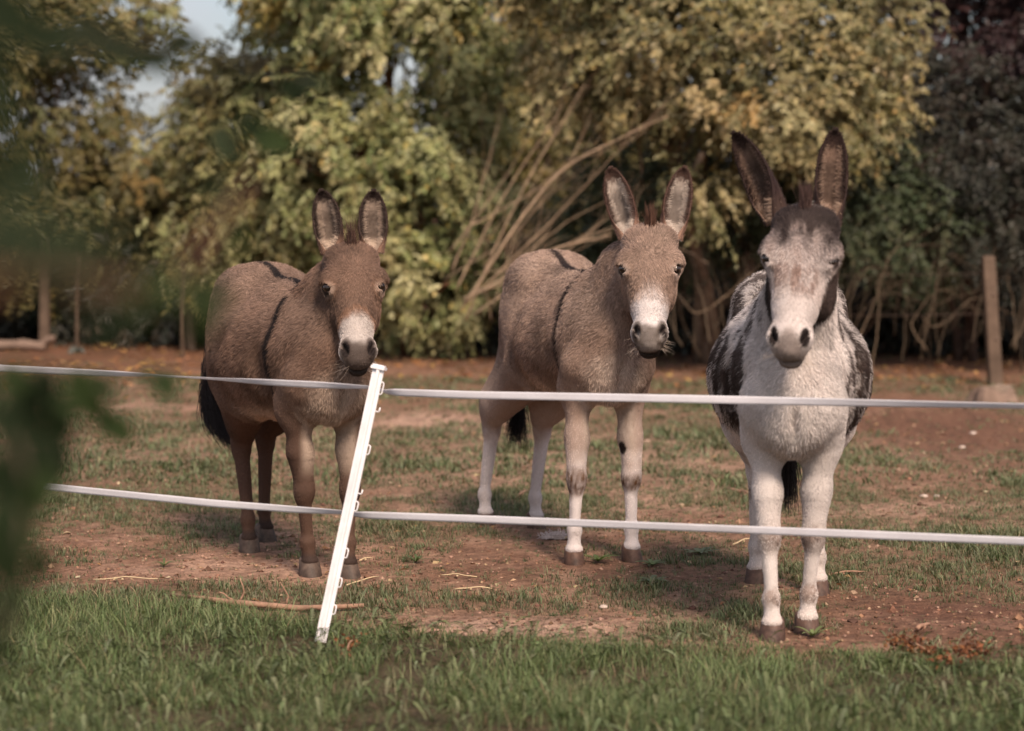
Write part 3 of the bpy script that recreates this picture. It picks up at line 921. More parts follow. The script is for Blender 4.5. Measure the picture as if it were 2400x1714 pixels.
# ================================================================== TAPE FENCE
def tape_material():
    m, nt, out = new_mat("woven_white_tape")
    p = N(nt, "ShaderNodeBsdfPrincipled", Roughness=0.6)
    p.inputs["Specular IOR Level"].default_value = 0.25
    tc = nt.nodes.new("ShaderNodeTexCoord")
    a = nt.nodes.new("ShaderNodeAttribute"); a.attribute_name = "tint"
    sx = nt.nodes.new("ShaderNodeSeparateColor")
    nt.links.new(a.outputs["Color"], sx.inputs[0])
    w = N(nt, "ShaderNodeMath", _operation='MULTIPLY'); w.inputs[1].default_value = 5.0
    nt.links.new(sx.outputs[1], w.inputs[0])
    fr = N(nt, "ShaderNodeMath", _operation='FRACT'); nt.links.new(w.outputs[0], fr.inputs[0])
    st = ramp(nt, fr.outputs[0], [(0.0, (.84, .81, .84)), (.5, (.93, .90, .93)), (1.0, (.84, .81, .84))])
    n1 = noise_node(nt, 9, 4, .6, tc)
    rn = ramp(nt, n1.outputs["Fac"], [(.3, (.90, .89, .89)), (.7, (1, 1, 1))])
    n2 = noise_node(nt, 400, 2, .6, tc)
    rn2 = ramp(nt, n2.outputs["Fac"], [(.3, (.85, .85, .86)), (.7, (1, 1, 1))])
    c = mixc(nt, 1.0, st.outputs[0], rn.outputs[0], 'MULTIPLY')
    c = mixc(nt, 1.0, c, rn2.outputs[0], 'MULTIPLY')
    nt.links.new(c, p.inputs["Base Color"])
    t = nt.nodes.new("ShaderNodeBsdfTranslucent"); nt.links.new(c, t.inputs[0])
    mx = N(nt, "ShaderNodeMixShader", Fac=.35)
    nt.links.new(p.outputs[0], mx.inputs[1]); nt.links.new(t.outputs[0], mx.inputs[2])
    tr_ = nt.nodes.new("ShaderNodeBsdfTransparent")
    mx2 = N(nt, "ShaderNodeMixShader", Fac=.08)
    nt.links.new(mx.outputs[0], mx2.inputs[1]); nt.links.new(tr_.outputs[0], mx2.inputs[2])
    nt.links.new(mx2.outputs[0], out.inputs[0])
    return m
M_TAPE = tape_material()
M_PLASTIC = simple_mat("white_plastic", (.76, .72, .73), .5, .16, 9, .12, 60, spec=.35)
PB = np.array([at(752, 1545, 6.72)[0], 6.72, 0.0])            # foot of the post in the grass
PT = at(889, 864, 6.80)                                       # its top, leaning
def post_at(z):
    t = z / PT[2]
    return PB + (PT - PB) * t
def build_post():
    root = empty("fence_post", PB); tag(root, "leaning white plastic step-in fence post with tape clips", "fence post")
    ax = PT - PB; L = np.linalg.norm(ax); ax = ax / L
    right = unit(np.array([1.0, -.25, 0]) - ax * (np.array([1.0, -.25, 0]) @ ax))
    fr = np.cross(right, ax); fr = -fr if fr[1] > 0 else fr          # towards the camera
    R = np.stack([right, fr, ax], 1)
    # T-shaped section: flat face with a raised central rib
    sec = np.array([[-.0215, .0], [-.0205, .003], [-.007, .0035], [-.0045, .0120], [.0045, .0120], [.007, .0035], [.0165, .003], [.0175, 0], [.0165, -.004], [.004, -.005], [.003, -.014], [-.003, -.014], [-.004, -.005], [-.0205, -.004]])
    n = len(sec); zs = [-.02, .0, L * .5, L - .004, L]
    V = []
    for i, z in enumerate(zs):
        s = sec * (.94 if i == len(zs) - 1 else 1) * (1.0 + .12 * (i >= 3) * 0)
        V.append((np.c_[s, np.full(n, z)]) @ R.T)
    V = np.concatenate(V); m = len(zs)
    idx = np.arange(m * n).reshape(m, n); nx = np.roll(idx, -1, 1)
    q = np.stack([idx[:-1], nx[:-1], nx[1:], idx[1:]], -1).reshape(-1, 4)
    V = np.r_[V, V[-n:].mean(0)[None]]
    t = np.stack([idx[-1], nx[-1], np.full(n, m * n)], 1)
    shaft = mesh_from("shaft", V, [q, t], M_PLASTIC, root, False)
    mb = MB()
    mb.box(R @ np.array([-.002, -.001, L + .002]), (.046, .030, .010), R)
    mb.box(R @ np.array([-.002, -.001, L + .009]), (.038, .024, .006), R)
    mb.build("cap", M_PLASTIC, root, False)
    # clips on the edge facing away from the lean: closed eyes and short hooks
    dz = lambda v: (np.linalg.norm(at(u_at(v), v, 6.78) - PB))
    def u_at(v): return 889 + (752 - 889) * (v - 864) / (1545 - 864)
    for v, kind in ((908, 'eye'), (956, 'hook'), (1052, 'eye'), (1148, 'hook'), (1184, 'eye'), (1294, 'eye'), (1364, 'eye'), (1432, 'eye')):
        z = dz(v)
        mb = MB()
        if kind == 'eye':
            h = .015 if v != 908 else .020
            loop = [(.016, 0, -h), (.022, 0, -h), (.0255, 0, -h * .75), (.026, 0, 0), (.0255, 0, h * .75), (.022, 0, h), (.016, 0, h)]
        else:
            loop = [(.016, 0, -.008), (.026, 0, -.009), (.030, 0, -.006), (.030, 0, .006)]
        P = np.array([R @ (np.array(p) + [0, 0, z]) for p in loop])
        mb.tube(P, .0024, 6)
        mb.build("clip", M_PLASTIC, shaft)
    return R
PR_ = build_post()
def tape(name, label, pix, width=.0245, twists=None):
    """ribbon of woven tape through (pixel u, pixel v, distance) stations"""
    st = np.array([at(*p) for p in pix])
    s = np.r_[0, np.cumsum(np.linalg.norm(np.diff(st, axis=0), axis=1))]
    n = 220
    t = np.linspace(0, s[-1], n)
    P = np.stack([np.interp(t, s, st[:, k]) for k in range(3)], 1)
    us = np.interp(t, s, [p[0] for p in pix])
    ang = np.interp(us, *zip(*(twists or [(-500, 0), (3000, 0)])))
    tg = unit(np.gradient(P, axis=0))
    up = np.array([0, 0, 1.0]); up = unit(up - tg * (tg @ up)[:, None])
    bi = np.cross(tg, up)
    wdir = up * np.cos(np.radians(ang))[:, None] + bi * np.sin(np.radians(ang))[:, None]
    nr = np.cross(tg, wdir)
    K = 5; V = []; C = []
    for side, sg in ((0, 1), (1, -1)):
        for k in range(K):
            f = k / (K - 1) - .5
            wob = np.sin(t * 7 + k) * .0004
            V.append(P + wdir * (f * width) + nr * (sg * .0004 + wob)[:, None]); C.append(np.c_[t / s[-1], np.full(n, k / (K - 1)), np.zeros(n)])
    V = np.stack(V, 1); C = np.stack(C, 1).reshape(-1, 3)
    idx = np.arange(n * 2 * K).reshape(n, 2 * K)
    q = []
    for k in range(K - 1):
        q.append(np.stack([idx[:-1, k], idx[1:, k], idx[1:, k + 1], idx[:-1, k + 1]], 1))
        q.append(np.stack([idx[:-1, K + k], idx[:-1, K + k + 1], idx[1:, K + k + 1], idx[1:, K + k]], 1))
    q.append(np.stack([idx[:-1, 0], idx[:-1, K], idx[1:, K], idx[1:, 0]], 1))
    q.append(np.stack([idx[:-1, K - 1], idx[1:, K - 1], idx[1:, 2 * K - 1], idx[:-1, 2 * K - 1]], 1))
    o = mesh_from(name, V.reshape(-1, 3), np.concatenate(q), M_TAPE, None, True, C)
    tag(o, label, "fence tape", "tapes of the white fence")
    return o
# upper tape: threaded behind the post through its top clip
tape("fence_tape", "upper white woven tape running past the donkeys' chests", [(-1200, 800, 8.6), (0, 863, 7.15), (400, 882, 7.0), (640, 897, 6.9), (800, 905, 6.86), (868, 908, 6.84), (885, 912, 6.835), (906, 919, 6.82), (1100, 926, 6.70), (1600, 935, 6.47), (2000, 944, 6.30), (2400, 952, 6.16), (3400, 976, 5.8)], .0245,
     [(-1200, 10), (0, 8), (200, 20), (430, 74), (520, 66), (640, 30), (740, 22), (860, 58), (890, 66), (930, 14), (1100, 4), (1700, -8), (1850, 10), (2000, 22), (2400, 46), (3400, 20)])
tape("fence_tape", "lower white woven tape running past the donkeys' legs", [(-1200, 1040, 8.6), (140, 1144, 7.10), (500, 1180, 6.92), (700, 1195, 6.85), (805, 1201, 6.82), (822, 1204, 6.815), (845, 1207, 6.80), (1100, 1216, 6.68), (1600, 1236, 6.46), (2000, 1252, 6.30), (2400, 1269, 6.16), (3400, 1312, 5.8)], .0245,
     [(-1200, 0), (140, 10), (500, 4), (700, 22), (790, 46), (822, 52), (860, 14), (1000, 5), (1700, 12), (2100, 2), (2400, 10), (3400, 0)])
# ================================================================== DONKEYS
def fur_material(name, rough=0.55, spec=0.25, attr="tint"):
    m, nt, out = new_mat(name)
    a = nt.nodes.new("ShaderNodeAttribute"); a.attribute_name = attr
    p = N(nt, "ShaderNodeBsdfPrincipled", Roughness=rough)
    p.inputs["Specular IOR Level"].default_value = spec
    p.inputs["Sheen Weight"].default_value = 0.0
    nt.links.new(a.outputs["Color"], p.inputs["Base Color"])
    nt.links.new(p.outputs[0], out.inputs[0])
    return m
M_SKIN = fur_material("donkey_skin", 0.75, 0.15)
M_COAT = fur_material("donkey_coat_hair", 0.6, 0.2)
M_HOOF = simple_mat("hoof_horn", (0.16, 0.105, 0.08), 0.6, 0.45, 45, 0.5, 120, attr="tint", spec=0.25)
def eye_material():
    m, nt, out = new_mat("donkey_eye")
    p = N(nt, "ShaderNodeBsdfPrincipled", Roughness=0.12)
    n = noise_node(nt, 60, 2)
    r = ramp(nt, n.outputs["Fac"], [(0.3, (0.008, 0.005, 0.004)), (0.7, (0.03, 0.016, 0.010))])
    nt.links.new(r.outputs[0], p.inputs["Base Color"])
    p.inputs["Specular IOR Level"].default_value = 0.6
    nt.links.new(p.outputs[0], out.inputs[0])
    return m
M_EYE = eye_material()

class Prim:
    def __init__(s, kind, a, b=None, ra=None, rb=None, sc=None, fr=None, k=0.04, op=1, g="torso", M=None):
        s.kind, s.k, s.op, s.g, s.fr, s.M = kind, k, op, g, fr, M
        s.a = np.asarray(a, float); s.b = None if b is None else np.asarray(b, float)
        s.ra = ra; s.rb = rb
        s.sc = None if sc is None else np.asarray(sc, float)
    def to(s, P):
        if s.fr is None: return P
        return (P - s.fr[0]) @ s.fr[1]
    def f(s, P):
        q = s.to(P)
        if s.kind == 'ell':
            q = q - s.a
            if s.M is not None: q = q @ s.M
            r = np.asarray(s.ra, float)
            k1 = np.sqrt(((q / r) ** 2).sum(-1))
            k2 = np.sqrt(((q / (r * r)) ** 2).sum(-1)) + 1e-9
            return k1 * (k1 - 1.0) / k2
        a, b = s.a, s.b
        m = 1.0
        if s.sc is not None:
            q = q / s.sc; a = a / s.sc; b = b / s.sc
            m = s.sc.min() * 0.5 + s.sc.mean() * 0.5
        ba = b - a
        t = np.clip(((q - a) @ ba) / (ba @ ba), 0, 1)
        d = np.sqrt(((q - a - t[..., None] * ba) ** 2).sum(-1))
        return (d - (s.ra + (s.rb - s.ra) * t)) * m
    def box(s):
        if s.kind == 'ell':
            F = np.eye(3) if s.fr is None else s.fr[1]
            A = F @ (np.eye(3) if s.M is None else s.M)
            h = np.sqrt(((A * np.asarray(s.ra, float)) ** 2).sum(1))
            c = s.a if s.fr is None else s.fr[0] + F @ s.a
            lo, hi = c - h, c + h
        else:
            pts = []
            for p, r in ((s.a, s.ra), (s.b, s.rb)):
                c = p if s.fr is None else s.fr[0] + s.fr[1] @ p
                rr = r * (1.0 if s.sc is None else s.sc.max())
                pts += [c - rr, c + rr]
            lo, hi = np.min(pts, 0), np.max(pts, 0)
        mrg = s.k + 0.02
        return lo - mrg, hi + mrg

def smin(a, b, k):
    h = np.clip(0.5 + 0.5 * (b - a) / k, 0, 1)
    return b + (a - b) * h - k * h * (1 - h)

def surface_nets(F, org, vox):
    S = F < 0
    cnt = np.zeros(tuple(np.array(F.shape) - 1), np.uint8)
    cs = [(i, j, k) for i in (0, 1) for j in (0, 1) for k in (0, 1)]
    sh = cnt.shape
    for i, j, k in cs:
        cnt += S[i:i + sh[0], j:j + sh[1], k:k + sh[2]]
    act = np.argwhere((cnt > 0) & (cnt < 8))
    idx = np.full(sh, -1, np.int32)
    idx[act[:, 0], act[:, 1], act[:, 2]] = np.arange(len(act))
    corner = np.stack([F[act[:, 0] + i, act[:, 1] + j, act[:, 2] + k] for i, j, k in cs], 1)
    csa = np.array(cs, float)
    acc = np.zeros((len(act), 3)); n = np.zeros(len(act))
    for e0 in range(8):
        for e1 in range(e0 + 1, 8):
            if np.abs(csa[e0] - csa[e1]).sum() != 1: continue
            f0, f1 = corner[:, e0], corner[:, e1]
            m = (f0 < 0) != (f1 < 0)
            t = np.where(m, f0 / np.where(m, f0 - f1, 1), 0)
            acc += np.where(m[:, None], csa[e0] + t[:, None] * (csa[e1] - csa[e0]), 0)
            n += m
    V = org + (act + acc / n[:, None]) * vox
    quads = []
    for ax in range(3):
        sl0 = [slice(None)] * 3; sl1 = [slice(None)] * 3
        sl0[ax] = slice(0, -1); sl1[ax] = slice(1, None)
        ch = S[tuple(sl0)] != S[tuple(sl1)]
        e = np.argwhere(ch)
        o1, o2 = [(1, 2), (2, 0), (0, 1)][ax]
        e = e[(e[:, o1] > 0) & (e[:, o2] > 0)]
        c = []
        for d1, d2 in ((-1, -1), (0, -1), (0, 0), (-1, 0)):
            q = e.copy(); q[:, o1] += d1; q[:, o2] += d2
            c.append(idx[q[:, 0], q[:, 1], q[:, 2]])
        c = np.stack(c, 1)
        inside = S[e[:, 0], e[:, 1], e[:, 2]]
        c[~inside] = c[~inside][:, ::-1]
        quads.append(c)
    Q = np.concatenate(quads)
    return V, Q[(Q >= 0).all(1)]

def lap_smooth(V, Q, it=2, lam=0.5):
    E = np.r_[Q[:, [0, 1]], Q[:, [1, 2]], Q[:, [2, 3]], Q[:, [3, 0]]]
    E = np.r_[E, E[:, ::-1]]
    deg = np.bincount(E[:, 0], minlength=len(V)).astype(float)
    for _ in range(it):
        m = np.stack([np.bincount(E[:, 0], V[E[:, 1], c], minlength=len(V)) for c in range(3)], 1) / deg[:, None]
        V = V + lam * (m - V)
    return V

def vert_normals(V, Q):
    n = np.cross(V[Q[:, 2]] - V[Q[:, 0]], V[Q[:, 3]] - V[Q[:, 1]])
    out = np.zeros_like(V)
    for c in range(4):
        for a in range(3):
            out[:, a] += np.bincount(Q[:, c], n[:, a], minlength=len(V))
    return unit(out)

def sample_quads(V, Nn, Q, n, rng, weight=None):
    T = np.r_[Q[:, [0, 1, 2]], Q[:, [0, 2, 3]]]
    ar = np.linalg.norm(np.cross(V[T[:, 1]] - V[T[:, 0]], V[T[:, 2]] - V[T[:, 0]]), axis=1)
    if weight is not None:
        ar = ar * weight[T].mean(1)
    t = T[rng.choice(len(T), n, p=ar / ar.sum())]
    a, b = rng.random(n), rng.random(n)
    f = a + b > 1
    a[f], b[f] = 1 - a[f], 1 - b[f]
    w = np.stack([1 - a - b, a, b], 1)[..., None]
    return (V[t] * w).sum(1), unit((Nn[t] * w).sum(1)), t, w

def hair(name, pts, rad, col, mat, parent):
    """pts (N,K,3), rad (N,K) or (K,), col (N,3)"""
    n, k = pts.shape[:2]
    hc = bpy.data.hair_curves.new(name)
    hc.add_curves([k] * n)
    hc.attributes["position"].data.foreach_set("vector", pts.astype(np.float32).ravel())
    a = hc.attributes.get("radius") or hc.attributes.new("radius", 'FLOAT', 'POINT')
    a.data.foreach_set("value", np.broadcast_to(rad, (n, k)).astype(np.float32).ravel())
    c = hc.attributes.new("tint", 'FLOAT_COLOR', 'CURVE')
    c.data.foreach_set("color", np.c_[col, np.ones(n)].astype(np.float32).ravel())
    hc.materials.append(mat)
    o = bpy.data.objects.new(name, hc)
    COL.objects.link(o)
    o.parent = parent
    return o

def make_ear(Hfr, base, tip, normal, length_w, fat=1.0, roll_dir=None):
    """cupped ear shell between base and tip (local coords); normal = way the cup opens.
    returns verts, quads, uv(t,a), inner mask"""
    base, tip, normal = map(lambda x: np.asarray(x, float), (base, tip, normal))
    ax = tip - base
    L = np.linalg.norm(ax); axn = ax / L
    nrm = unit(normal - axn * (normal @ axn))
    side = np.cross(axn, nrm)
    nt_, na = 30, 17
    t = np.linspace(0, 1, nt_)
    hw = np.interp(t, [0, .08, .2, .4, .55, .7, .82, .91, .97, 1], [.034, .036, .040, .0440, .0450, .0415, .034, .0255, .016, .006]) * fat
    th = np.radians(np.interp(t, [0, .15, .35, .6, .85, 1], [165, 140, 100, 72, 55, 30]))
    bend = np.interp(t, [0, .5, 1], [0, -0.012, 0.0])
    a = np.linspace(-1, 1, na)
    V, U, I = [], [], []
    for layer in (0, 1):
        for i in range(nt_):
            s_ = np.sin(min(th[i], np.pi / 2))
            rho = hw[i] / s_
            off = 0.0 if layer == 0 else 0.0055 * min(1, 4 * (1.02 - t[i]))
            r = rho + off
            ang = a * th[i]
            p = base + ax * t[i] + nrm * bend[i] + np.outer(np.sin(ang) * r, side) - np.outer((np.cos(ang) * r - np.cos(th[i]) * rho * 0.55), nrm)
            V.append(p); U.append(np.stack([np.full(na, t[i]), a], 1)); I.append(np.full(na, layer == 0))
    V = np.concatenate(V); U = np.concatenate(U); I = np.concatenate(I)
    idx = np.arange(2 * nt_ * na).reshape(2, nt_, na)
    q = []
    A = idx[0]; B = idx[1]
    q.append(np.stack([A[:-1, :-1], A[:-1, 1:], A[1:, 1:], A[1:, :-1]], -1).reshape(-1, 4))
    q.append(np.stack([B[:-1, :-1], B[1:, :-1], B[1:, 1:], B[:-1, 1:]], -1).reshape(-1, 4))
    for e in (0, na - 1):
        x = np.stack([A[:-1, e], A[1:, e], B[1:, e], B[:-1, e]], -1)
        q.append(x if e == 0 else x[:, ::-1])
    q.append(np.stack([A[-1, :-1], A[-1, 1:], B[-1, 1:], B[-1, :-1]], -1))
    Q = np.concatenate(q)
    # orient so that the inner layer faces the opening
    n0 = vert_normals(V, Q)
    mid = idx[0][nt_ // 2, na // 2]
    if n0[mid] @ nrm < 0:
        Q = Q[:, ::-1]
    return V, Q, U, I, side

def hoof_mesh(parent, pos, fwd, col, s=1.0, hgt=0.062, slant=0.022):
    """horny hoof: flared rings, longer towards the toe, rounded coronet"""
    fwd = np.asarray(fwd, float); fwd[2] = 0; fwd = unit(fwd)
    lat = np.array([-fwd[1], fwd[0], 0])
    n = 20
    a = np.linspace(0, 2 * np.pi, n, endpoint=False)
    prof = [(0.0, 1.0, 1.0), (0.012, 1.01, 1.0), (0.3, .965, .93), (0.62, .91, .84), (0.86, .87, .77), (0.97, .82, .70), (1.05, .66, .58)]
    V = []; C = []
    rng = np.random.default_rng(int(abs(pos[0]) * 1000) + 7)
    for z, rl, rf in prof:
        ca, sa = np.cos(a), np.sin(a)
        toe = np.where(ca > 0, 0.049 * rf, 0.034 * rf) * s
        x = ca * toe - slant * z * s
        y = sa * 0.0385 * rl * s
        heel = np.where(ca < 0, 1 - 0.25 * z * (-ca), 1.0)
        V.append(np.asarray(pos) + np.outer(x, fwd) + np.outer(y, lat) + np.outer(z * hgt * s * heel - 0.003, [0, 0, 1]))
        b = 0.75 + 0.35 * sstep(0.2, 0.9, np.full(n, z)) + rng.uniform(-.12, .12, n)
        C.append(np.outer(b, col))
    m = len(prof)
    idx = np.arange(m * n).reshape(m, n); nx = np.roll(idx, -1, 1)
    q = np.stack([idx[:-1], nx[:-1], nx[1:], idx[1:]], -1).reshape(-1, 4)
    V = np.concatenate(V); C = np.concatenate(C)
    V = np.r_[V, V[:n].mean(0)[None], V[-n:].mean(0)[None]]; C = np.r_[C, C[:1], C[-1:]]
    t = np.r_[np.stack([nx[0], idx[0], np.full(n, m * n)], 1), np.stack([idx[-1], nx[-1], np.full(n, m * n + 1)], 1)]
    return mesh_from("hoof", V, [q, t], M_HOOF, parent, True, np.clip(C, 0, 1))

def build_donkey(sp):
    rng = np.random.default_rng(sp["seed"])
    # ---------------- world frame -> donkey frame (x forward, y to its left, z up)
    hw = {k: gp(*sp["hoof"][k]) for k in ("fr", "fl", "hr", "hl")}
    fc, hc = (hw["fr"] + hw["fl"]) / 2, (hw["hr"] + hw["hl"]) / 2
    hd = sp.get("heading")
    fwd = unit((fc - hc) * [1, 1, 0])
    if hd is not None:
        fwd = np.array([math.cos(math.radians(hd)), math.sin(math.radians(hd)), 0])
    yaw = math.atan2(fwd[1], fwd[0])
    org = (fc + hc) / 2 + fwd * sp.get("shift", 0.0) + np.array([-fwd[1], fwd[0], 0]) * sp.get("side", 0.0)
    org[2] = 0
    Rw = np.array([[math.cos(yaw), -math.sin(yaw), 0], [math.sin(yaw), math.cos(yaw), 0], [0, 0, 1]])
    L = lambda p: (np.asarray(p, float) - org) @ Rw
    Ld = lambda d: np.asarray(d, float) @ Rw
    root = empty("donkey", org, yaw)
    tag(root, sp["label"], "donkey", "donkeys standing behind the tape fence")
    zc, zw, zb, bel, bw = sp["croup"], sp["withers"], sp["back"], sp["belly"], sp["bw"]
    CW, HW = sp.get('cw', .135), sp.get('hw', .20)
    XF, XH = sp.get("xf", 0.40), sp.get("xh", -0.42)
    PR = []
    info0 = {}
    A = lambda *a, **k: PR.append(Prim(*a, **k))
    # ---------------- torso
    cz = (zb + bel) / 2; rz = (zb - bel) / 2
    A('ell', (XF - 0.42, 0, cz), ra=(0.50, bw, rz), k=.06)
    A('ell', (XF - 0.52, 0, cz - 0.035), ra=(0.34, bw * 1.02, rz * 0.93), k=.06)
    A('ell', (XF - 0.05, 0, cz + 0.015), ra=(0.23, CW * 1.12, rz * 0.93), k=.08)               # chest
    A('ell', (XF + 0.05, 0, cz - 0.05), ra=(0.13, CW * .85, 0.18), k=.06)                    # breast
    for s in (-1, 1):
        A('cone', (XF - 0.13, s * .055, zw - .10), (XF + 0.04, s * CW * .62, cz - .06), .070, .075, k=.07)   # shoulder blade
        A('ell', (XF + 0.075, s * CW * .5, cz - .08), ra=(.075, .055, .11), k=.04)            # breast muscle
        A('ell', (XH - 0.02, s * HW * .47, cz + .07), ra=(.19, HW * .53, .24), k=.08)              # haunch
        A('ell', (XH + 0.06, s * .12, zc - .09), ra=(.10, .06, .065), k=.06)               # hip bone
        A('cone', (XH - .13, s * .07, cz + .12), (XH - .09, s * .09, cz - .14), .09, .075, k=.07)  # buttock
    A('cone', (XF - .10, 0, zw - .075), (XF - .36, 0, zb - .05), .07, .085, sc=(1, .8, 1), k=.09)
    A('cone', (XF - .36, 0, zb - .06), (XH + .05, 0, zc - .085), .09, .085, sc=(1, 1.0, 1), k=.09)
    A('ell', (XH - .02, 0, zc - .12), ra=(.19, .155, .12), k=.09)
    A('cone', (XH - .10, 0, zc - .10), (XH - .20, 0, zc - .20), .09, .07, k=.06)
    A('ell', (XF + .195, 0, cz - .14), ra=(.05, .010, .07), k=.030, op=-1)                # crease between the breast muscles
    for s in (-1, 1):
        A('ell', (XF + .02, s * (CW + .055), cz + .02), ra=(.020, .030, .15), k=.04, op=-1, M=np.array([[.86, 0, .5], [0, 1, 0], [-.5, 0, .86]]))   # groove before the shoulder
    for s in (-1, 1):
        A('cone', (XF - .11, s * .065, zw - .09), (XF + .05, s * CW * .74, cz - .01), .040, .042, k=.025)                       # edge of the shoulder
        A('ell', (XF - .17, s * (CW + .105), cz - .06), ra=(.035, .035, .13), k=.05, op=-1)                                     # hollow behind the shoulder
        A('ell', (XH + .21, s * (bw + .015), zc - .23), ra=(.075, .035, .085), k=.06, op=-1)                                    # hollow of the flank
    # ---------------- head frame
    poll = L(at(*sp["poll"]))
    Pw = at(*sp["poll"])
    fcam = unit((np.array([0, 0, 0.0]) - Pw) * [1, 1, 0])
    ya = math.radians(sp.get("hyaw", 0))
    fx = np.array([fcam[0] * math.cos(ya) - fcam[1] * math.sin(ya), fcam[0] * math.sin(ya) + fcam[1] * math.cos(ya), 0])
    ph = math.radians(sp.get("hpitch", 22))
    up = np.array([0, 0, 1.0])
    uW = -up * math.cos(ph) + fx * math.sin(ph)
    wW = fx * math.cos(ph) + up * math.sin(ph)
    vW = np.cross(wW, uW)                      # towards the donkey's left
    if (vW @ np.cross(up, fx)) < 0: vW = -vW
    rl = math.radians(sp.get("hroll", 0))
    uW, vW = uW * math.cos(rl) + vW * math.sin(rl), vW * math.cos(rl) - uW * math.sin(rl)
    hs = sp.get("hs", 1.0)
    H = np.stack([Ld(uW), Ld(vW), Ld(wW)], 1)
    FR = (poll, H)
    HS = hs * np.array([.915, 1.0, 1.0])
    def HE(c, r, k=.03, op=1, M=None): A('ell', np.array(c) * HS, ra=np.array(r) * (HS if M is None else hs), fr=FR, k=k * hs, op=op, g="head", M=M)
    def HC(a, b, ra, rb, sc=None, k=.03): A('cone', np.array(a) * HS, np.array(b) * HS, ra * hs, rb * hs, sc=sc, fr=FR, k=k * hs, g="head")
    HE((.092, 0, -.085), (.095, .083, .080), .04)
    HE((.150, 0, -.058), (.115, .094, .050), .04)
    HC((.15, 0, -.09), (.34, 0, -.068), .083, .060, k=.04)
    HC((.21, 0, -.054), (.435, 0, -.054), .054, .053, sc=(1, 1.0, 1), k=.03)
    HC((.12, 0, -.165), (.25, 0, -.165), .06, .06, k=.04)
    HC((.26, 0, -.165), (.49, 0, -.105), .052, .034, k=.035)
    HE((.455, 0, -.061), (.058, .060, .056), .03)
    HE((.503, 0, -.068), (.028, .047, .044), .02)
    HE((.518, 0, -.102), (.022, .033, .028), .012)
    for s in (-1, 1):
        HE((.160, s * .082, -.066), (.058, .034, .044), .035)                 # orbit
        HE((.145, s * .095, -.058), (.032, .025, .029), .025)                 # brow
        HE((.215, s * .060, -.150), (.105, .037, .080), .035)                # cheek
        HE((.30, s * .048, -.080), (.08, .016, .022), .03)                   # facial crest
        HE((.462, s * .045, -.040), (.036, .021, .029), .02)                 # nostril wing
        HE((.045, s * .064, -.085), (.045, .032, .040), .03)                  # ear base
    # ---------------- neck
    nb = poll + H @ (np.array([.03, 0, -.125]) * hs)          # behind the poll
    th = poll + H @ (np.array([.15, 0, -.20]) * hs)           # throat
    wi = np.array([XF - .14, 0, zw - .10]); ch = np.array([XF + .03, 0, cz + .07])
    md = (wi + nb) / 2 + np.array([0, 0, sp.get("crest", 0.0)])
    A('cone', wi, md, .095, .075, k=.09, g="neck")
    A('cone', md, nb, .075, .062, k=.07, g="neck")
    A('cone', ch, (ch * .45 + th * .55), .105, .085, k=.09, g="neck")
    A('cone', (ch * .45 + th * .55), th, .085, .058, k=.06, g="neck")
    A('cone', (ch + wi) / 2, (nb + th) / 2, .105, .07, k=.08, g="neck")
    # ---------------- legs
    legtop = sp.get("elbow", .64)
    for key, s in (("fr", -1), ("fl", 1)):
        h = L(hw[key]) + np.array([-.035, 0, 0]); h[2] = 0
        f = Ld(fwd) if "toe" not in sp else Ld(fwd)
        el = np.array([XF - .05, s * CW * .80, legtop])
        sh = np.array([XF + .02, s * CW * .72, cz - .08])
        kn = el + (h - el) * ((legtop - .325) / legtop); kn[2] = .325; kn[0] += sp.get("kneebuck", .012)
        fe = h + (kn - h) * .30; fe[2] = .128; fe[0] = h[0] + (kn[0] - h[0]) * .2 - .012
        ho = h + np.array([-.008, 0, .055])
        info0.setdefault('legs', {})[key] = (el, kn)
        A('cone', sh, el, .085, .080, k=.06, g="leg")
        A('cone', el, el + (kn - el) * .55, .064, .043, sc=(1.1, .88, 1), k=.05, g="leg")
        A('ell', el + [-.045, s * .012, .015], ra=(.040, .026, .050), k=.03, g="leg")
        A('cone', el + [.030, s * .010, .01], kn + [.006, s * .006, .05], .036, .020, k=.03, g="leg")
        A('cone', el + (kn - el) * .55, kn + [0, 0, .03], .045, .034, sc=(1.1, .95, 1), k=.04, g="leg")
        A('ell', kn, ra=(.040, .0405, .052), k=.016, g="leg")
        A('ell', kn + [.014, 0, .006], ra=(.030, .034, .036), k=.012, g="leg")
        A('ell', kn + [-.026, s * .010, .012], ra=(.020, .016, .026), k=.012, g="leg")
        A('cone', kn + [-.004, 0, -.03], fe + [0, 0, .02], .0260, .0210, sc=(1.15, 1.0, 1), k=.022, g="leg")
        A('cone', kn + [-.026, 0, -.04], fe + [-.018, 0, .015], .0105, .010, k=.010, g="leg")
        A('ell', fe, ra=(.031, .0295, .029), k=.014, g="leg")
        A('ell', fe + [-.024, 0, -.008], ra=(.016, .017, .018), k=.012, g="leg")
        A('cone', fe, ho, .0235, .027, k=.015, g="leg")
        A('ell', ho, ra=(.036, .034, .016), k=.015, g="leg")
        hh = hoof_mesh(root, np.array([h[0], h[1], 0.0]), np.array([1.0, s * .10, 0]), sp["hoofcol"], sp.get("hoofs", 1.0))
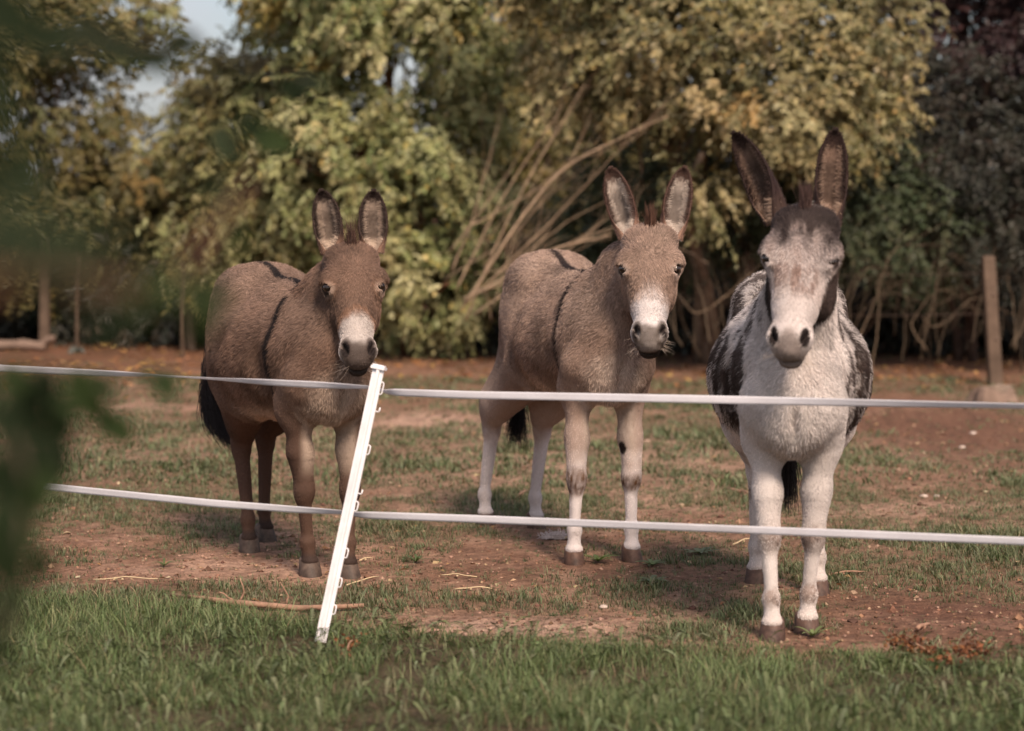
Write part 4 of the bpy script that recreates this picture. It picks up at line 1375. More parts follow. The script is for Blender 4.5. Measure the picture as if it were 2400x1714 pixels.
    for key, s in (("hr", -1), ("hl", 1)):
        h = L(hw[key]) + np.array([-.035, 0, 0]); h[2] = 0
        hip = np.array([XH + .02, s * .11, cz + .05])
        st = np.array([XH + .15, s * .135, bel + .07])
        hk = h + np.array([-.075, -s * .005, .425])
        hk[1] = h[1] * .75 + s * .11 * .25
        hk[0] = h[0] * .8 + (XH - .06) * .2 - .06
        fe = h + np.array([-.022, 0, .128])
        ho = h + np.array([-.008, 0, .055])
        A('cone', hip, st, .14, .095, sc=(1, .75, 1), k=.08, g="leg")
        A('cone', np.array([XH - .07, s * .095, cz - .10]), hk + [.045, 0, .13], .120, .074, sc=(1, .82, 1), k=.07, g="leg")
        A('cone', st, hk + [.025, 0, .05], .112, .056, sc=(1, .88, 1), k=.06, g="leg")
        A('cone', hk + [-.022, 0, .14], hk + [-.028, 0, .02], .022, .026, k=.03, g="leg")       # tendon to the point of hock
        A('ell', hk + [.005, 0, 0], ra=(.050, .040, .062), k=.022, g="leg")
        A('cone', hk + [.008, 0, -.03], fe + [0, 0, .02], .031, .022, sc=(1.2, 1.0, 1), k=.020, g="leg")
        A('ell', fe, ra=(.033, .0295, .030), k=.015, g="leg")
        A('cone', fe, ho, .022, .026, k=.015, g="leg")
        A('ell', ho, ra=(.036, .034, .016), k=.015, g="leg")
        hoof_mesh(root, np.array([h[0], h[1], 0.0]), np.array([1.0, s * .18, 0]), sp["hoofcol"], sp.get("hoofs", 1.0))
    # belly skin fold in front of the stifle, elbow hollow
    # ---------------- tail dock
    tail = [np.array([XH - .18, 0, zc - .15])] + [L(at(*p)) for p in sp["tail"]]
    for i in range(len(tail) - 1):
        A('cone', tail[i], tail[i + 1], .034 - .007 * i, .027 - .007 * i, k=.03, g="tail")
    # ---------------- carve: nostrils, mouth, eye openings
    for s in (-1, 1):
        c, sn = math.cos(s * -.35), math.sin(s * -.35)
        Mn = np.array([[c, -sn, 0], [sn, c, 0], [0, 0, 1]])
        HE((.466, s * .045, -.010), (.022, .0075, .030), .005, -1, Mn)
        HE((.452, s * .053, -.024), (.013, .008, .016), .006, -1, Mn)
    HE((.530, 0, -.080), (.030, .045, .0045), .006, -1)
    HE((.505, 0, -.086), (.03, .049, .003), .005, -1)
    eyes = []
    eo = sp.get("eye_open", (.012, .012))
    for s, op in ((-1, eo[0]), (1, eo[1])):
        nrm = unit(np.array([.05, s * .80, .60]))
        t1 = unit(np.array([-.55 , s * .45, -.65]))            # towards the outer (upper, rear) corner
        t1 = unit(t1 - nrm * (t1 @ nrm)); t2 = np.cross(nrm, t1)
        Me = np.stack([t1, t2, nrm], 1)
        ec = np.array([.184, s * .0915, -.048])
        HE(ec + nrm * .014 + np.array([-.013, s * .003, .002]), (.036, .009, .013), .012, 1, Me)
        HE(ec + nrm * .010 + np.array([.013, s * -.003, 0]), (.030, .007, .011), .012, 1, Me)      # upper lid fold
        HE(ec + nrm * .018, (.029, op, .024), .004, -1, Me)
        eyes.append(ec + nrm * .0025)
    # ---------------- polygonise
    vox = VOX
    lo = np.min([p.box()[0] for p in PR if p.op > 0], 0) - .01
    hi = np.max([p.box()[1] for p in PR if p.op > 0], 0) + .01
    n = np.ceil((hi - lo) / vox).astype(int) + 1
    F = np.full(n, 0.5, np.float32)
    axs = [lo[i] + np.arange(n[i]) * vox for i in range(3)]
    for p in PR:
        b0, b1 = p.box()
        i0 = np.clip(np.floor((b0 - lo) / vox).astype(int), 0, n - 1)
        i1 = np.clip(np.ceil((b1 - lo) / vox).astype(int) + 1, 1, n)
        G = np.stack(np.meshgrid(*[axs[i][i0[i]:i1[i]] for i in range(3)], indexing='ij'), -1)
        d = p.f(G.reshape(-1, 3)).reshape(G.shape[:3]).astype(np.float32)
        sl = tuple(slice(i0[i], i1[i]) for i in range(3))
        F[sl] = smin(F[sl], d, p.k) if p.op > 0 else -smin(-F[sl], d, p.k)
    V, Q = surface_nets(F, lo, vox)
    V = lap_smooth(V, Q, 2, 0.45)
    # soft folds and muscle unevenness
    nv = vert_normals(V, Q)
    V = V + nv * ((fbm(V, 9, 3, 5) - .5) * .010 * (V[:, 2] > .45))[:, None]
    nv = vert_normals(V, Q)
    del F

    groups = ("head", "neck", "torso", "leg", "tail")
    def gdist(P):
        out = {}
        for g in groups:
            ds = [p.f(P) for p in PR if p.g == g and p.op > 0]
            out[g] = np.min(ds, 0)
        return out
    def hcoord(P):
        return ((P - poll) @ H) / HS
    info = dict(legs=info0['legs'], XF=XF, XH=XH, zc=zc, zw=zw, cz=cz, bel=bel, poll=poll, H=H, eyes=eyes, hs=hs)
    Vc = sp["coat"](V, gdist(V), hcoord(V), info)
    # ---------------- ears (same mesh as the body)
    allV, allQ, allC = [V], [Q], [Vc]
    nofs = len(V)
    earsamples = []
    for ear in sp["ears"]:
        b = L(at(*ear["base"])); t = L(at(*ear["tip"]))
        nr = Ld(np.asarray(ear["open"], float))
        eV, eQ, eU, eI, side = make_ear(FR, b, t, nr, 1, ear.get("fat", 1.0))
        eN = vert_normals(eV, eQ)
        eC = sp["earcol"](eU, eI)
        allV.append(eV); allQ.append(eQ + nofs); allC.append(eC)
        nofs += len(eV)
        earsamples.append((eV, eQ, eN, eU, eI, side, t - b, nr))
    body = mesh_from("body", np.concatenate(allV), np.concatenate(allQ), M_SKIN, root, True, np.concatenate(allC))
    # ---------------- eyes
    for e in eyes:
        bm_v, bm_q = uv_ball(0.0195 * hs, 16, 10)
        mesh_from("eye", bm_v + (poll + H @ (e * HS)), bm_q, M_EYE, root)
    if not FUR:
        return root
    # ---------------- coat hair
    nf = sp.get("nfur", 190000)
    hcv = hcoord(V)
    gd = gdist(V)
    dens = np.ones(len(V))
    hd_m = sstep(.02, -.01, gd["head"] - np.minimum(gd["neck"], gd["torso"]))
    dens = dens + 1.6 * hd_m + 0.7 * (V[:, 2] < .6)
    P, NN, T, W = sample_quads(V, nv, Q, nf, rng, dens)
    g = gdist(P); h = hcoord(P)
    col = sp["coat"](P, g, h, info)
    if sp.get("roan"):
        lum = col.mean(1)
        f = sstep(.06, .42, lum)
        n_ = fbm(P * np.array([1, 1, .5]), 40, 2, 77)
        pick = (rng.random(len(P)) * .55 + sstep(.3, .7, n_) * .45) < f
        km = np.where(g['head'] < .015, .22, .7)[:, None]
        col = col * (1 - km) + np.where(pick[:, None], np.array([.58, .515, .49]), np.array([.030, .018, .015])) * km
    keep = ~((h[:, 0] > .425) & (g["head"] < .02) & (h[:, 2] > -.10) & (rng.random(len(P)) < .6))
    for s_ in (0, 1):
        de = np.linalg.norm(h - eyes[s_], axis=1)
        keep &= ~(de < .0285)
    # combing direction
    wt = {k: np.exp(-np.maximum(g[k], 0) / .02) for k in groups}
    D = np.zeros_like(P)
    D += wt["torso"][:, None] * np.array([-.75, 0, -.60])
    D += wt["leg"][:, None] * np.array([-.15, 0, -1.0])
    D += wt["tail"][:, None] * np.array([-.1, 0, -1.0])
    nd = unit(np.array([wi[0], 0, wi[2]]) - nb)
    D += wt["neck"][:, None] * unit(nd + np.array([0, 0, -.7]))
    # face: hair runs out from a whorl between the eyes
    whorl = np.array([.17, 0, 0])
    hv = h - whorl
    up_part = sstep(.02, -.10, hv[:, 0])
    fd = np.stack([.9 - 1.7 * up_part, 3.5 * h[:, 1], -.6 + 0 * h[:, 0]], 1)
    D += 2.0 * wt["head"][:, None] * (unit(fd) @ H.T)
    swirl = (fbm(P, 9, 3, 3) - .5)[:, None] * np.cross(NN, D) * sp.get('swirl', 1.2)
    D = D + swirl + rng.normal(0, .16, P.shape)
    D = unit(D - NN * (D * NN).sum(1)[:, None])
    ln = 0.020 * wt["torso"] + 0.020 * wt["neck"] + .0065 * wt["leg"] + .015 * wt["tail"] + .0115 * wt["head"]
    ln = ln / (sum(wt.values()) + 1e-6) * sp.get("furlen", .80)
    ln = ln * rng.uniform(.6, 1.35, len(P)) * (.7 + .7 * fbm(P, 8, 3, 13)) * (1 + .8 * sstep(info['bel'] + .10, info['bel'], P[:, 2]) * (wt['torso'] > .5))
    ln = np.where((h[:, 0] > .33) & (g["head"] < .02), ln * .5, ln)
    ln = np.where((h[:, 0] < .06) & (g["head"] < .02), ln * 1.5, ln)
    strk = P - D * ((P * D).sum(1))[:, None] * .80
    cl1 = sstep(.28, .72, fbm(strk, 24, 3, 11)); cl2 = sstep(.3, .7, fbm(P, 6, 4, 12))
    ln = ln * (.75 + .55 * cl1)
    legf = wt['leg'] / (sum(wt.values()) + 1e-6)
    lift = rng.uniform(.05, .25, len(P)) * sp.get("lift", 1.0) + .30 * cl1 * (1 - .8 * wt["leg"] / (sum(wt.values()) + 1e-6))
    d0 = unit(D + NN * lift[:, None])
    d1 = unit(D + NN * (lift * .45)[:, None])
    p1 = P + d0 * (ln * .5)[:, None]
    p2 = p1 + d1 * (ln * .5)[:, None]
    stk = sp.get('streak', 1.0) * (1 - .55 * legf)
    clump = (1 + (cl1 - .5) * 1.1 * stk) * (.74 + .48 * cl2)
    colj = col * (clump * rng.uniform(.78, 1.22, len(P)))[:, None]
    pts = np.stack([P - NN * .001, p1, p2], 1)[keep]
    hair("coat", pts, np.array([.0006, .0005, .00018]) * sp.get("hairw", 1.0), np.clip(colj[keep], 0, .95), M_COAT, root)
    # ---------------- ear hair (rim and inside), joined in one part
    PTS, CC = [], []
    for eV, eQ, eN, eU, eI, side, ax, nr in earsamples:
        L_ = np.linalg.norm(ax); axn = ax / L_
        vi = rng.integers(0, len(eV), 9000)
        p = eV[vi] + rng.normal(0, .0025, (len(vi), 3))
        nn_ = eN[vi]; u = eU[vi]; ins = eI[vi]
        ee = np.abs(u[:, 1])
        inward = -np.sign(u[:, 1])[:, None] * side * (eV is not None)
        cen = ins & (ee > .45) & (u[:, 0] < .85)
        d = np.where(cen[:, None], inward * 1.0 + axn * .35 + unit(nr) * .35, axn * 1.0 + nn_ * .3)
        d = unit(d + rng.normal(0, .25, d.shape))
        l = np.where(cen, rng.uniform(.010, .030, len(p)) * (1.15 - u[:, 0]), rng.uniform(.002, .0055, len(p)))
        p1 = p + d * (l * .5)[:, None]
        p2 = p1 + unit(d - unit(nr) * .2) * (l * .5)[:, None]
        PTS.append(np.stack([p, p1, p2], 1))
        c = sp["earcol"](u, ins)
        c = np.where((cen & (ee < .85))[:, None], c * .55 + np.asarray(sp["earhair"]) * .45, c)
        c = np.where(((u[:, 0] < .22) & ins)[:, None], np.asarray(sp["earhair"]) * 1.05, c)
        CC.append(np.clip(c * rng.uniform(.85, 1.15, len(p))[:, None], 0, .9))
    hair("ear_hair", np.concatenate(PTS), np.array([.0006, .00045, .00015]), np.concatenate(CC), M_COAT, root)
    # ---------------- forelock tuft and upright mane along the crest
    def tuft(name, roots, dirs, lens, col, spread=.25, rad=.0010, K=5, sag=0.0, curl=.02):
        n_ = len(roots)
        d = unit(dirs + rng.normal(0, spread, (n_, 3)))
        pts = [roots]
        p = roots
        bendv = rng.normal(0, 1, (n_, 3)) * curl
        for k in range(1, K):
            d = unit(d + bendv + np.array([0, 0, -sag]))
            p = p + d * (lens / (K - 1))[:, None]
            pts.append(p)
        c = np.clip(np.asarray(col) * rng.uniform(.6, 1.5, n_)[:, None], 0, .9)
        return hair(name, np.stack(pts, 1), np.linspace(1, .25, K) * rad, c, M_COAT, root)
    nfl = 420
    r0 = rng.normal(0, 1, (nfl, 3)) * np.array([.010, .010, .014]) + np.array([.004, 0, -.060])
    fr_ = poll + (r0 * HS) @ H.T
    fdir = np.array([0, 0, 1.0]) * 1.0 + H[:, 1] * r0[:, 1:2] * 5 + H[:, 2] * sp.get("forelean", 0.0)
    tuft("forelock", fr_, fdir, rng.uniform(.5, 1.0, nfl) * (.025 + .085 * np.exp(-(r0[:, 1] / .010) ** 2)) * sp.get("fore", 1.0), sp["manecol"], .15, .0008)
    nm = 2600
    tt = rng.random(nm)
    crest0 = poll + H @ np.array([.045, 0, -.19])
    crest1 = np.array([XF - .17, 0, zw + .005])
    cmid = (crest0 + crest1) / 2 + np.array([-.01, 0, .03])
    q = tt[:, None]
    cr = (1 - q) ** 2 * crest0 + 2 * q * (1 - q) * cmid + q ** 2 * crest1
    cr = cr + rng.normal(0, 1, (nm, 3)) * np.array([.008, .013, .010])
    tuft("mane", cr, np.array([-.35, 0, 1.0]) + np.zeros((nm, 3)), rng.uniform(.03, .06, nm) * (.55 + .45 * sstep(0, .3, tt)) * (1 - .45 * tt), sp["manecol"], .2, .0009)
    # ---------------- tail tassel
    nt_ = sp.get("ntail", 900)
    TP = np.array(tail)
    seg = rng.integers(1, len(TP) - 1, nt_)
    f_ = rng.random(nt_)[:, None]
    rt = TP[seg] * (1 - f_) + TP[seg + 1] * f_ + rng.normal(0, .010, (nt_, 3))
    tip = L(at(*sp["tailtip"]))
    dn_ = unit(TP[-1] - TP[-2])
    dist = np.linalg.norm(tip - rt, axis=1)[:, None]
    fan = rng.normal(0, 1, (nt_, 3)) * np.array([.022, .022, .012])
    frac = rng.uniform(.65, 1.06, (nt_, 1))
    ctrl = rt + dn_ * dist * .55 + fan * .6
    end = tip + fan * 1.3
    K_ = 9
    tp = np.stack([(1 - a) ** 2 * rt + 2 * a * (1 - a) * ctrl + a * a * end for a in (frac * x for x in np.linspace(0, 1, K_))], 1)
    tp += rng.normal(0, .0012, tp.shape)
    hair("tail_tassel", tp, np.linspace(1, .25, K_) * .0012, np.clip(np.asarray(sp["tailcol"]) * rng.uniform(.6, 1.6, nt_)[:, None], 0, .9), M_COAT, root)
    # ---------------- chin whiskers
    nw = 70
    s_ = rng.choice([-1, 1], nw)
    r0 = np.stack([rng.uniform(.46, .52, nw), s_ * rng.uniform(.025, .05, nw), rng.uniform(-.12, -.05, nw)], 1)
    rw = poll + (r0 * HS) @ H.T
    wd = np.stack([.6 + 0 * s_, s_ * 1.0, .1 + 0 * s_], 1) @ H.T
    tuft("whiskers", rw, wd, rng.uniform(.02, .06, nw), (.45, .36, .30), .25, .00045, 5, .03, .05)
    return root

def uv_ball(r, nu=16, nv=10):
    th = np.linspace(0, np.pi, nv + 1); ph = np.linspace(0, 2 * np.pi, nu, endpoint=False)
    V = np.array([[r * math.sin(a) * math.cos(b), r * math.sin(a) * math.sin(b), r * math.cos(a)] for a in th for b in ph])
    idx = np.arange((nv + 1) * nu).reshape(nv + 1, nu); nx = np.roll(idx, -1, 1)
    return V, np.stack([idx[:-1], idx[1:], nx[1:], nx[:-1]], -1).reshape(-1, 4)

# ------------------------------------------------------------------ coat colouring (its own markings, plus light and shade put into the colour)
def blend(c, m, col):
    return c * (1 - m[:, None]) + np.asarray(col) * m[:, None]
def base_masks(P, g, h):
    rest = np.minimum(np.minimum(g["neck"], g["torso"]), g["leg"])
    head = sstep(.012, -.012, g["head"] - np.minimum(g["neck"], g["torso"]))
    leg = sstep(.62, .50, P[:, 2])
    return head, leg
def eye_dist(h, info, s):
    e = info["eyes"][0 if s < 0 else 1]
    d = (h - e) / np.array([1.0, 1.15, 1.0])
    return np.sqrt((d ** 2).sum(1))
def cross_stripes(P, g, info, wdt=.011, low=.62, slant=.10):
    """dark dorsal stripe and the shoulder stripe crossing it"""
    top = (g["torso"] < .03) | (g["neck"] < .03)
    nz = (vnoise(P, 8, 9) - .5) * .010
    dors = sstep(.020, .014, np.abs(P[:, 1] + nz)) * sstep(.86, .92, P[:, 2]) * (P[:, 0] < info["XF"] - .05)
    xs = info["XF"] - .125 + slant * (info["zw"] - P[:, 2]) - .18 * np.maximum(0, info["zw"] - .07 - P[:, 2]) ** 2
    wd = wdt * (0.5 + sstep(low - .05, low + .35, P[:, 2]) * .9)
    shou = sstep(wd * 1.25, wd * .75, np.abs(P[:, 0] + nz - xs)) * sstep(low - .03, low + .08, P[:, 2]) * (g["leg"] > -.1)
    return np.clip(np.maximum(dors, shou), 0, 1) * top
def coat_brown(P, g, h, info, base, light, dark, pale, leg, white, nose, ring, orange, muz=.325, whiteleg=0.0, knee=0.0, rk=1.0, soft=.25):
    n1 = fbm(P, 5, 3, 21); n2 = fbm(P, 24, 2, 22)
    c = np.tile(np.asarray(base, float), (len(P), 1))
    c = blend(c, sstep(.45, .7, n1) * .5, light)
    c = blend(c, sstep(.5, .25, n1) * .35, dark)
    head, lg = base_masks(P, g, h)
    # pale underside and inner legs
    under = sstep(info["bel"] + .10, info["bel"] + .01, P[:, 2] + (n2 - .5) * .06) * sstep(.24, .12, np.abs(P[:, 1])) * (g["torso"] < .05)
    c = blend(c, under * .8, pale)
    chestp = sstep(.16, .06, np.linalg.norm((P - np.array([info["XF"] + .14, 0, info["cz"] - .16])) / np.array([1, 1, 1.3]), axis=1) + (n2 - .5) * .05)
    c = blend(c, chestp * .8, pale)
    lz = sstep(.66, .50, P[:, 2] + (n2 - .5) * .08) * sstep(.02, -.01, g["leg"] - g["torso"])
    c = blend(c, lz, leg)
    inner = sstep(.120, .085, np.abs(P[:, 1])) * sstep(.36, .46, P[:, 2]) * sstep(.70, .60, P[:, 2]) * (g["leg"] < .02) * (P[:, 0] > .1)
    c = blend(c, inner * .85, pale)
    if whiteleg:
        c = blend(c, sstep(.48, .30, P[:, 2] + (n2 - .5) * .12) * whiteleg * (P[:, 2] < .6), white)
    if knee:
        st_ = vnoise(P * np.array([1, 1, .3]), 130, 8)
        kn = sstep(.075, .015, np.abs(P[:, 2] - .312 + (n2 - .5) * .06) + .05 * (n1 - .5)) * (P[:, 0] > .1) * (P[:, 2] < .6) * (.45 + .7 * st_)
        c = blend(c, kn * knee, (.13, .08, .058))
        c = blend(c, sstep(.32, .55, P[:, 2]) * (P[:, 2] < .6) * (P[:, 0] > .1) * .5 * st_, base)
    # head
    hc = np.tile(np.asarray(base, float), (len(P), 1))
    hc = blend(hc, sstep(.4, .7, n1) * .4, light)
    hc = blend(hc, sstep(.03, .06, np.abs(h[:, 1])) * sstep(.22, .30, h[:, 0]) * .45, dark)
    nn = (n2 - .5) * .03
    st0 = vnoise(h * np.array([.35, 1, 1]), 150, 14)
    arch = h[:, 0] + nn + (st0 - .5) * .03 * soft - 9.0 * np.minimum(np.abs(h[:, 1]), .07) ** 2 + .25 * np.minimum(0, h[:, 2] + .05)
    bord = sstep(muz - .04, muz - .012, arch) 
    hc = blend(hc, bord * .8, orange)
    wm = sstep(muz - .012 - .03 * soft, muz + .012 + .02 * soft, arch)
    hc = blend(hc, wm, white)
    nsm = sstep(.430, .460, h[:, 0] + nn * 1.2) * sstep(.062, .036, np.abs(h[:, 1]) + nn - .25 * np.maximum(0, h[:, 0] - .47)) 
    hc = blend(hc, nsm * .93, nose)
    hc = blend(hc, sstep(.46, .52, h[:, 0] + nn) * .55, nose)
    chin = sstep(.515, .53, h[:, 0]) * sstep(-.06, -.075, h[:, 2])
    hc = blend(hc, chin * .8, np.asarray(nose) * .4)
    for s in (-1, 1):
        d = eye_dist(h + np.array([-.004, s * .004, 0]), info, s) + nn * .5
        low = .45 + .55 * sstep(-.012, .012, h[:, 0] - .184)
        hc = blend(hc, sstep(.050, .036, d) * .28 * rk, orange)
        hc = blend(hc, sstep(.042, .029, d) * .7 * rk * low, ring)
        hc = blend(hc, sstep(.029, .0235, d), (.022, .015, .012))
        # nostril linings
        dn = np.linalg.norm((h - np.array([.464, s * .046, -.018])) / np.array([1.75, .85, 1.3]), axis=1)
        hc = blend(hc, sstep(.034, .022, dn) * .85, nose)
        hc = blend(hc, sstep(.0215, .0165, dn), (.018, .012, .011))
    c = c * (1 - head[:, None]) + hc * head[:, None]
    return c
def ear_colours(outer, inner, dark, rim, darkmid=.8, tip=.74):
    def f(U, I):
        t, a = U[:, 0], np.abs(U[:, 1])
        n = vnoise(np.c_[U[:, 0] * 22, U[:, 1] * 9, I * 3.0], 1, 4)
        c = np.tile(np.asarray(outer, float), (len(U), 1))
        ci = np.tile(np.asarray(inner, float), (len(U), 1))
        mid = sstep(.75, .25, np.abs(U[:, 1] + .05) + (n - .5) * .5) * sstep(.12, .3, t) * sstep(.88, .6, t)
        ci = blend(ci, mid * darkmid, dark)
        c = np.where(I[:, None], ci, c)
        ed = np.maximum(sstep(.60, .82, a + (n - .5) * .15) * sstep(.08, .3, t), sstep(tip, tip + .14, t + (n - .5) * .06))
        c = blend(c, ed * .95, rim)
        return c
    return f
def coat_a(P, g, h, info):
    c = coat_brown(P, g, h, info, (.142, .086, .062), (.188, .120, .090), (.092, .053, .038), (.40, .30, .235), (.085, .048, .034),
                   (.43, .37, .34), (.070, .050, .042), (.46, .34, .27), (.22, .105, .055), muz=.318, rk=.75, soft=.6)
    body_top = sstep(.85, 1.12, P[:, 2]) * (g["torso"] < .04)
    c = blend(c, body_top * .35, (.30, .21, .165))  # back painted paler, as lit by the high sun
    c = blend(c, sstep(.10, .07, P[:, 2]) * .9, (.035, .022, .018))
    c = blend(c, cross_stripes(P + np.array([.006, 0, 0]), g, info, .0145, .58) * .96 * (g["head"] > .02), (.012, .009, .009))
    return c
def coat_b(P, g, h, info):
    c = coat_brown(P, g, h, info, (.250, .170, .132), (.325, .230, .182), (.160, .102, .078), (.54, .43, .36), (.37, .28, .24),
                   (.60, .54, .53), (.080, .058, .046), (.50, .42, .38), (.34, .20, .13), muz=.312, whiteleg=.8, knee=1.0, rk=.5, soft=1.6)
    c = blend(c, sstep(.85, 1.15, P[:, 2]) * (g["torso"] < .04) * .25, (.40, .30, .24))  # sunlight on the back put into the coat colour
    bz = sstep(.30, .34, h[:, 0]) * sstep(.05, .02, np.abs(h[:, 1])) * 0
    # pale blaze running up from the muzzle between the eyes
    bl = sstep(.055, .02, np.abs(h[:, 1]) + .05 * (vnoise(P, 60, 3) - .5)) * sstep(.22, .32, h[:, 0]) * sstep(.015, -.005, g["head"]) * (h[:, 2] > -.06)
    c = blend(c, bl * .45, (.55, .48, .45))
    c = blend(c, cross_stripes(P + np.array([.006, 0, 0]), g, info, .0125, .68) * .97 * (g["head"] > .02), (.02, .013, .012))
    el, kn = info['legs']['fl']
    q_ = el + (kn - el) * .66 + np.array([.022, -.036, 0])
    c = blend(c, sstep(.026, .018, np.linalg.norm((P - q_) * np.array([1, 1, .8]), axis=1)), (.02, .013, .011))
    return c
def coat_c(P, g, h, info):
    dark = np.array([.060, .038, .031]); white = np.array([.54, .475, .445])
    # roan: white hairs mixed into dark in drawn-out streaks running down the sides
    q = P * np.array([1.0, 1.0, .28])
    n1 = fbm(q, 28, 3, 31); n2 = fbm(P, 7, 3, 32); n3 = vnoise(P, 90, 33)
    front = sstep(info["XF"] - .06, info["XF"] + .07, P[:, 0] + (fbm(P, 9, 3, 37) - .5) * .16)                 # chest white
    w = sstep(.47, .66, n1 * .80 + n2 * .15 + n3 * .15) * .58
    side_up = sstep(.84, 1.0, P[:, 2]) * .45
    wm = np.clip(w + side_up * n2 + front * 1.1, 0, 1)
    wm = np.maximum(wm, sstep(info["bel"] + .11, info["bel"] + .03, P[:, 2] + (n2 - .5) * .10))
    lg = sstep(.66, .58, P[:, 2] + (n2 - .5) * .1) * (g["leg"] < g["torso"] + .01)
    wm = np.maximum(wm, lg)
    neckg = sstep(.0, -.02, g["neck"] - g["torso"])
    wm = np.where(neckg > 0.5, np.clip(.35 + .6 * sstep(.40, .62, n1 * .5 + n2 * .5), 0, 1), wm)
    c = dark * (1 - wm[:, None]) + white * wm[:, None]
    # chest shading of grey roan, knees and fetlocks browned to stand in for shade
    c = blend(c, sstep(.45, .75, n2) * .4 * front, (.36, .28, .25))
    c = blend(c, sstep(.10, .05, P[:, 2]) * .35, (.30, .22, .18))
    for z0, s0 in ((.315, .05), (.135, .035)):
        kn = sstep(s0 * 1.3, s0 * .3, np.abs(P[:, 2] - z0 + (n3 - .5) * .03)) * (P[:, 2] < .5) * sstep(.35, .60, n2 + .15 * n1)
        c = blend(c, kn * .8, (.22, .15, .12))
    head, _ = base_masks(P, g, h)
    hc = np.tile(white * np.array([1.0, .98, .99]), (len(P), 1))
    hn = fbm(h * np.array([.6, 1.6, 1.0]), 26, 3, 35)
    hc = blend(hc, sstep(.36, .14, h[:, 0]) * (.55 + .35 * hn), (.22, .165, .15))
    gr = sstep(.45, .7, hn) * .4
    hc = blend(hc, gr * sstep(.40, .30, h[:, 0]), (.28, .20, .17))
    cap = sstep(.165, .075, h[:, 0] + (hn - .5) * .17)       # dark cap between the ears
    hc = blend(hc, cap, (.036, .025, .023))
    brown = sstep(.05, .02, np.abs(h[:, 1] - .028 + (hn - .5) * .06)) * sstep(.20, .24, h[:, 0]) * sstep(.35, .29, h[:, 0])
    hc = blend(hc, brown * .75 * sstep(.35, .6, hn + .1), (.22, .13, .10))
    brown2 = sstep(.04, .015, np.abs(h[:, 1] + .045 + (hn - .5) * .05)) * sstep(.19, .23, h[:, 0]) * sstep(.33, .27, h[:, 0])
    hc = blend(hc, brown2 * .6, (.24, .15, .12))
    jaw = sstep(-.058, -.088, h[:, 2] + (hn - .5) * .03) * sstep(.10, .14, h[:, 0]) * sstep(.40, .36, h[:, 0])
    hc = blend(hc, jaw * .95, (.040, .024, .020))
    nn = (hn - .5) * .03
    nsm = sstep(.43, .475, h[:, 0] + nn + .5 * (.035 - np.abs(h[:, 1]))* 1.0 - .01) * sstep(.05, .03, np.abs(h[:, 1]))
    hc = blend(hc, nsm * .75, (.19, .145, .125))
    hc = blend(hc, sstep(.46, .52, h[:, 0] + nn) * .45, (.20, .15, .13))
    for s in (-1, 1):
        d = eye_dist(h, info, s)
        hc = blend(hc, sstep(.026, .021, d), (.03, .02, .018))
        dn = np.linalg.norm((h - np.array([.464, s * .046, -.018])) / np.array([1.75, .85, 1.3]), axis=1)
        hc = blend(hc, sstep(.0215, .0165, dn), (.018, .012, .011))
    c = c * (1 - head[:, None]) + hc * head[:, None]
    return c

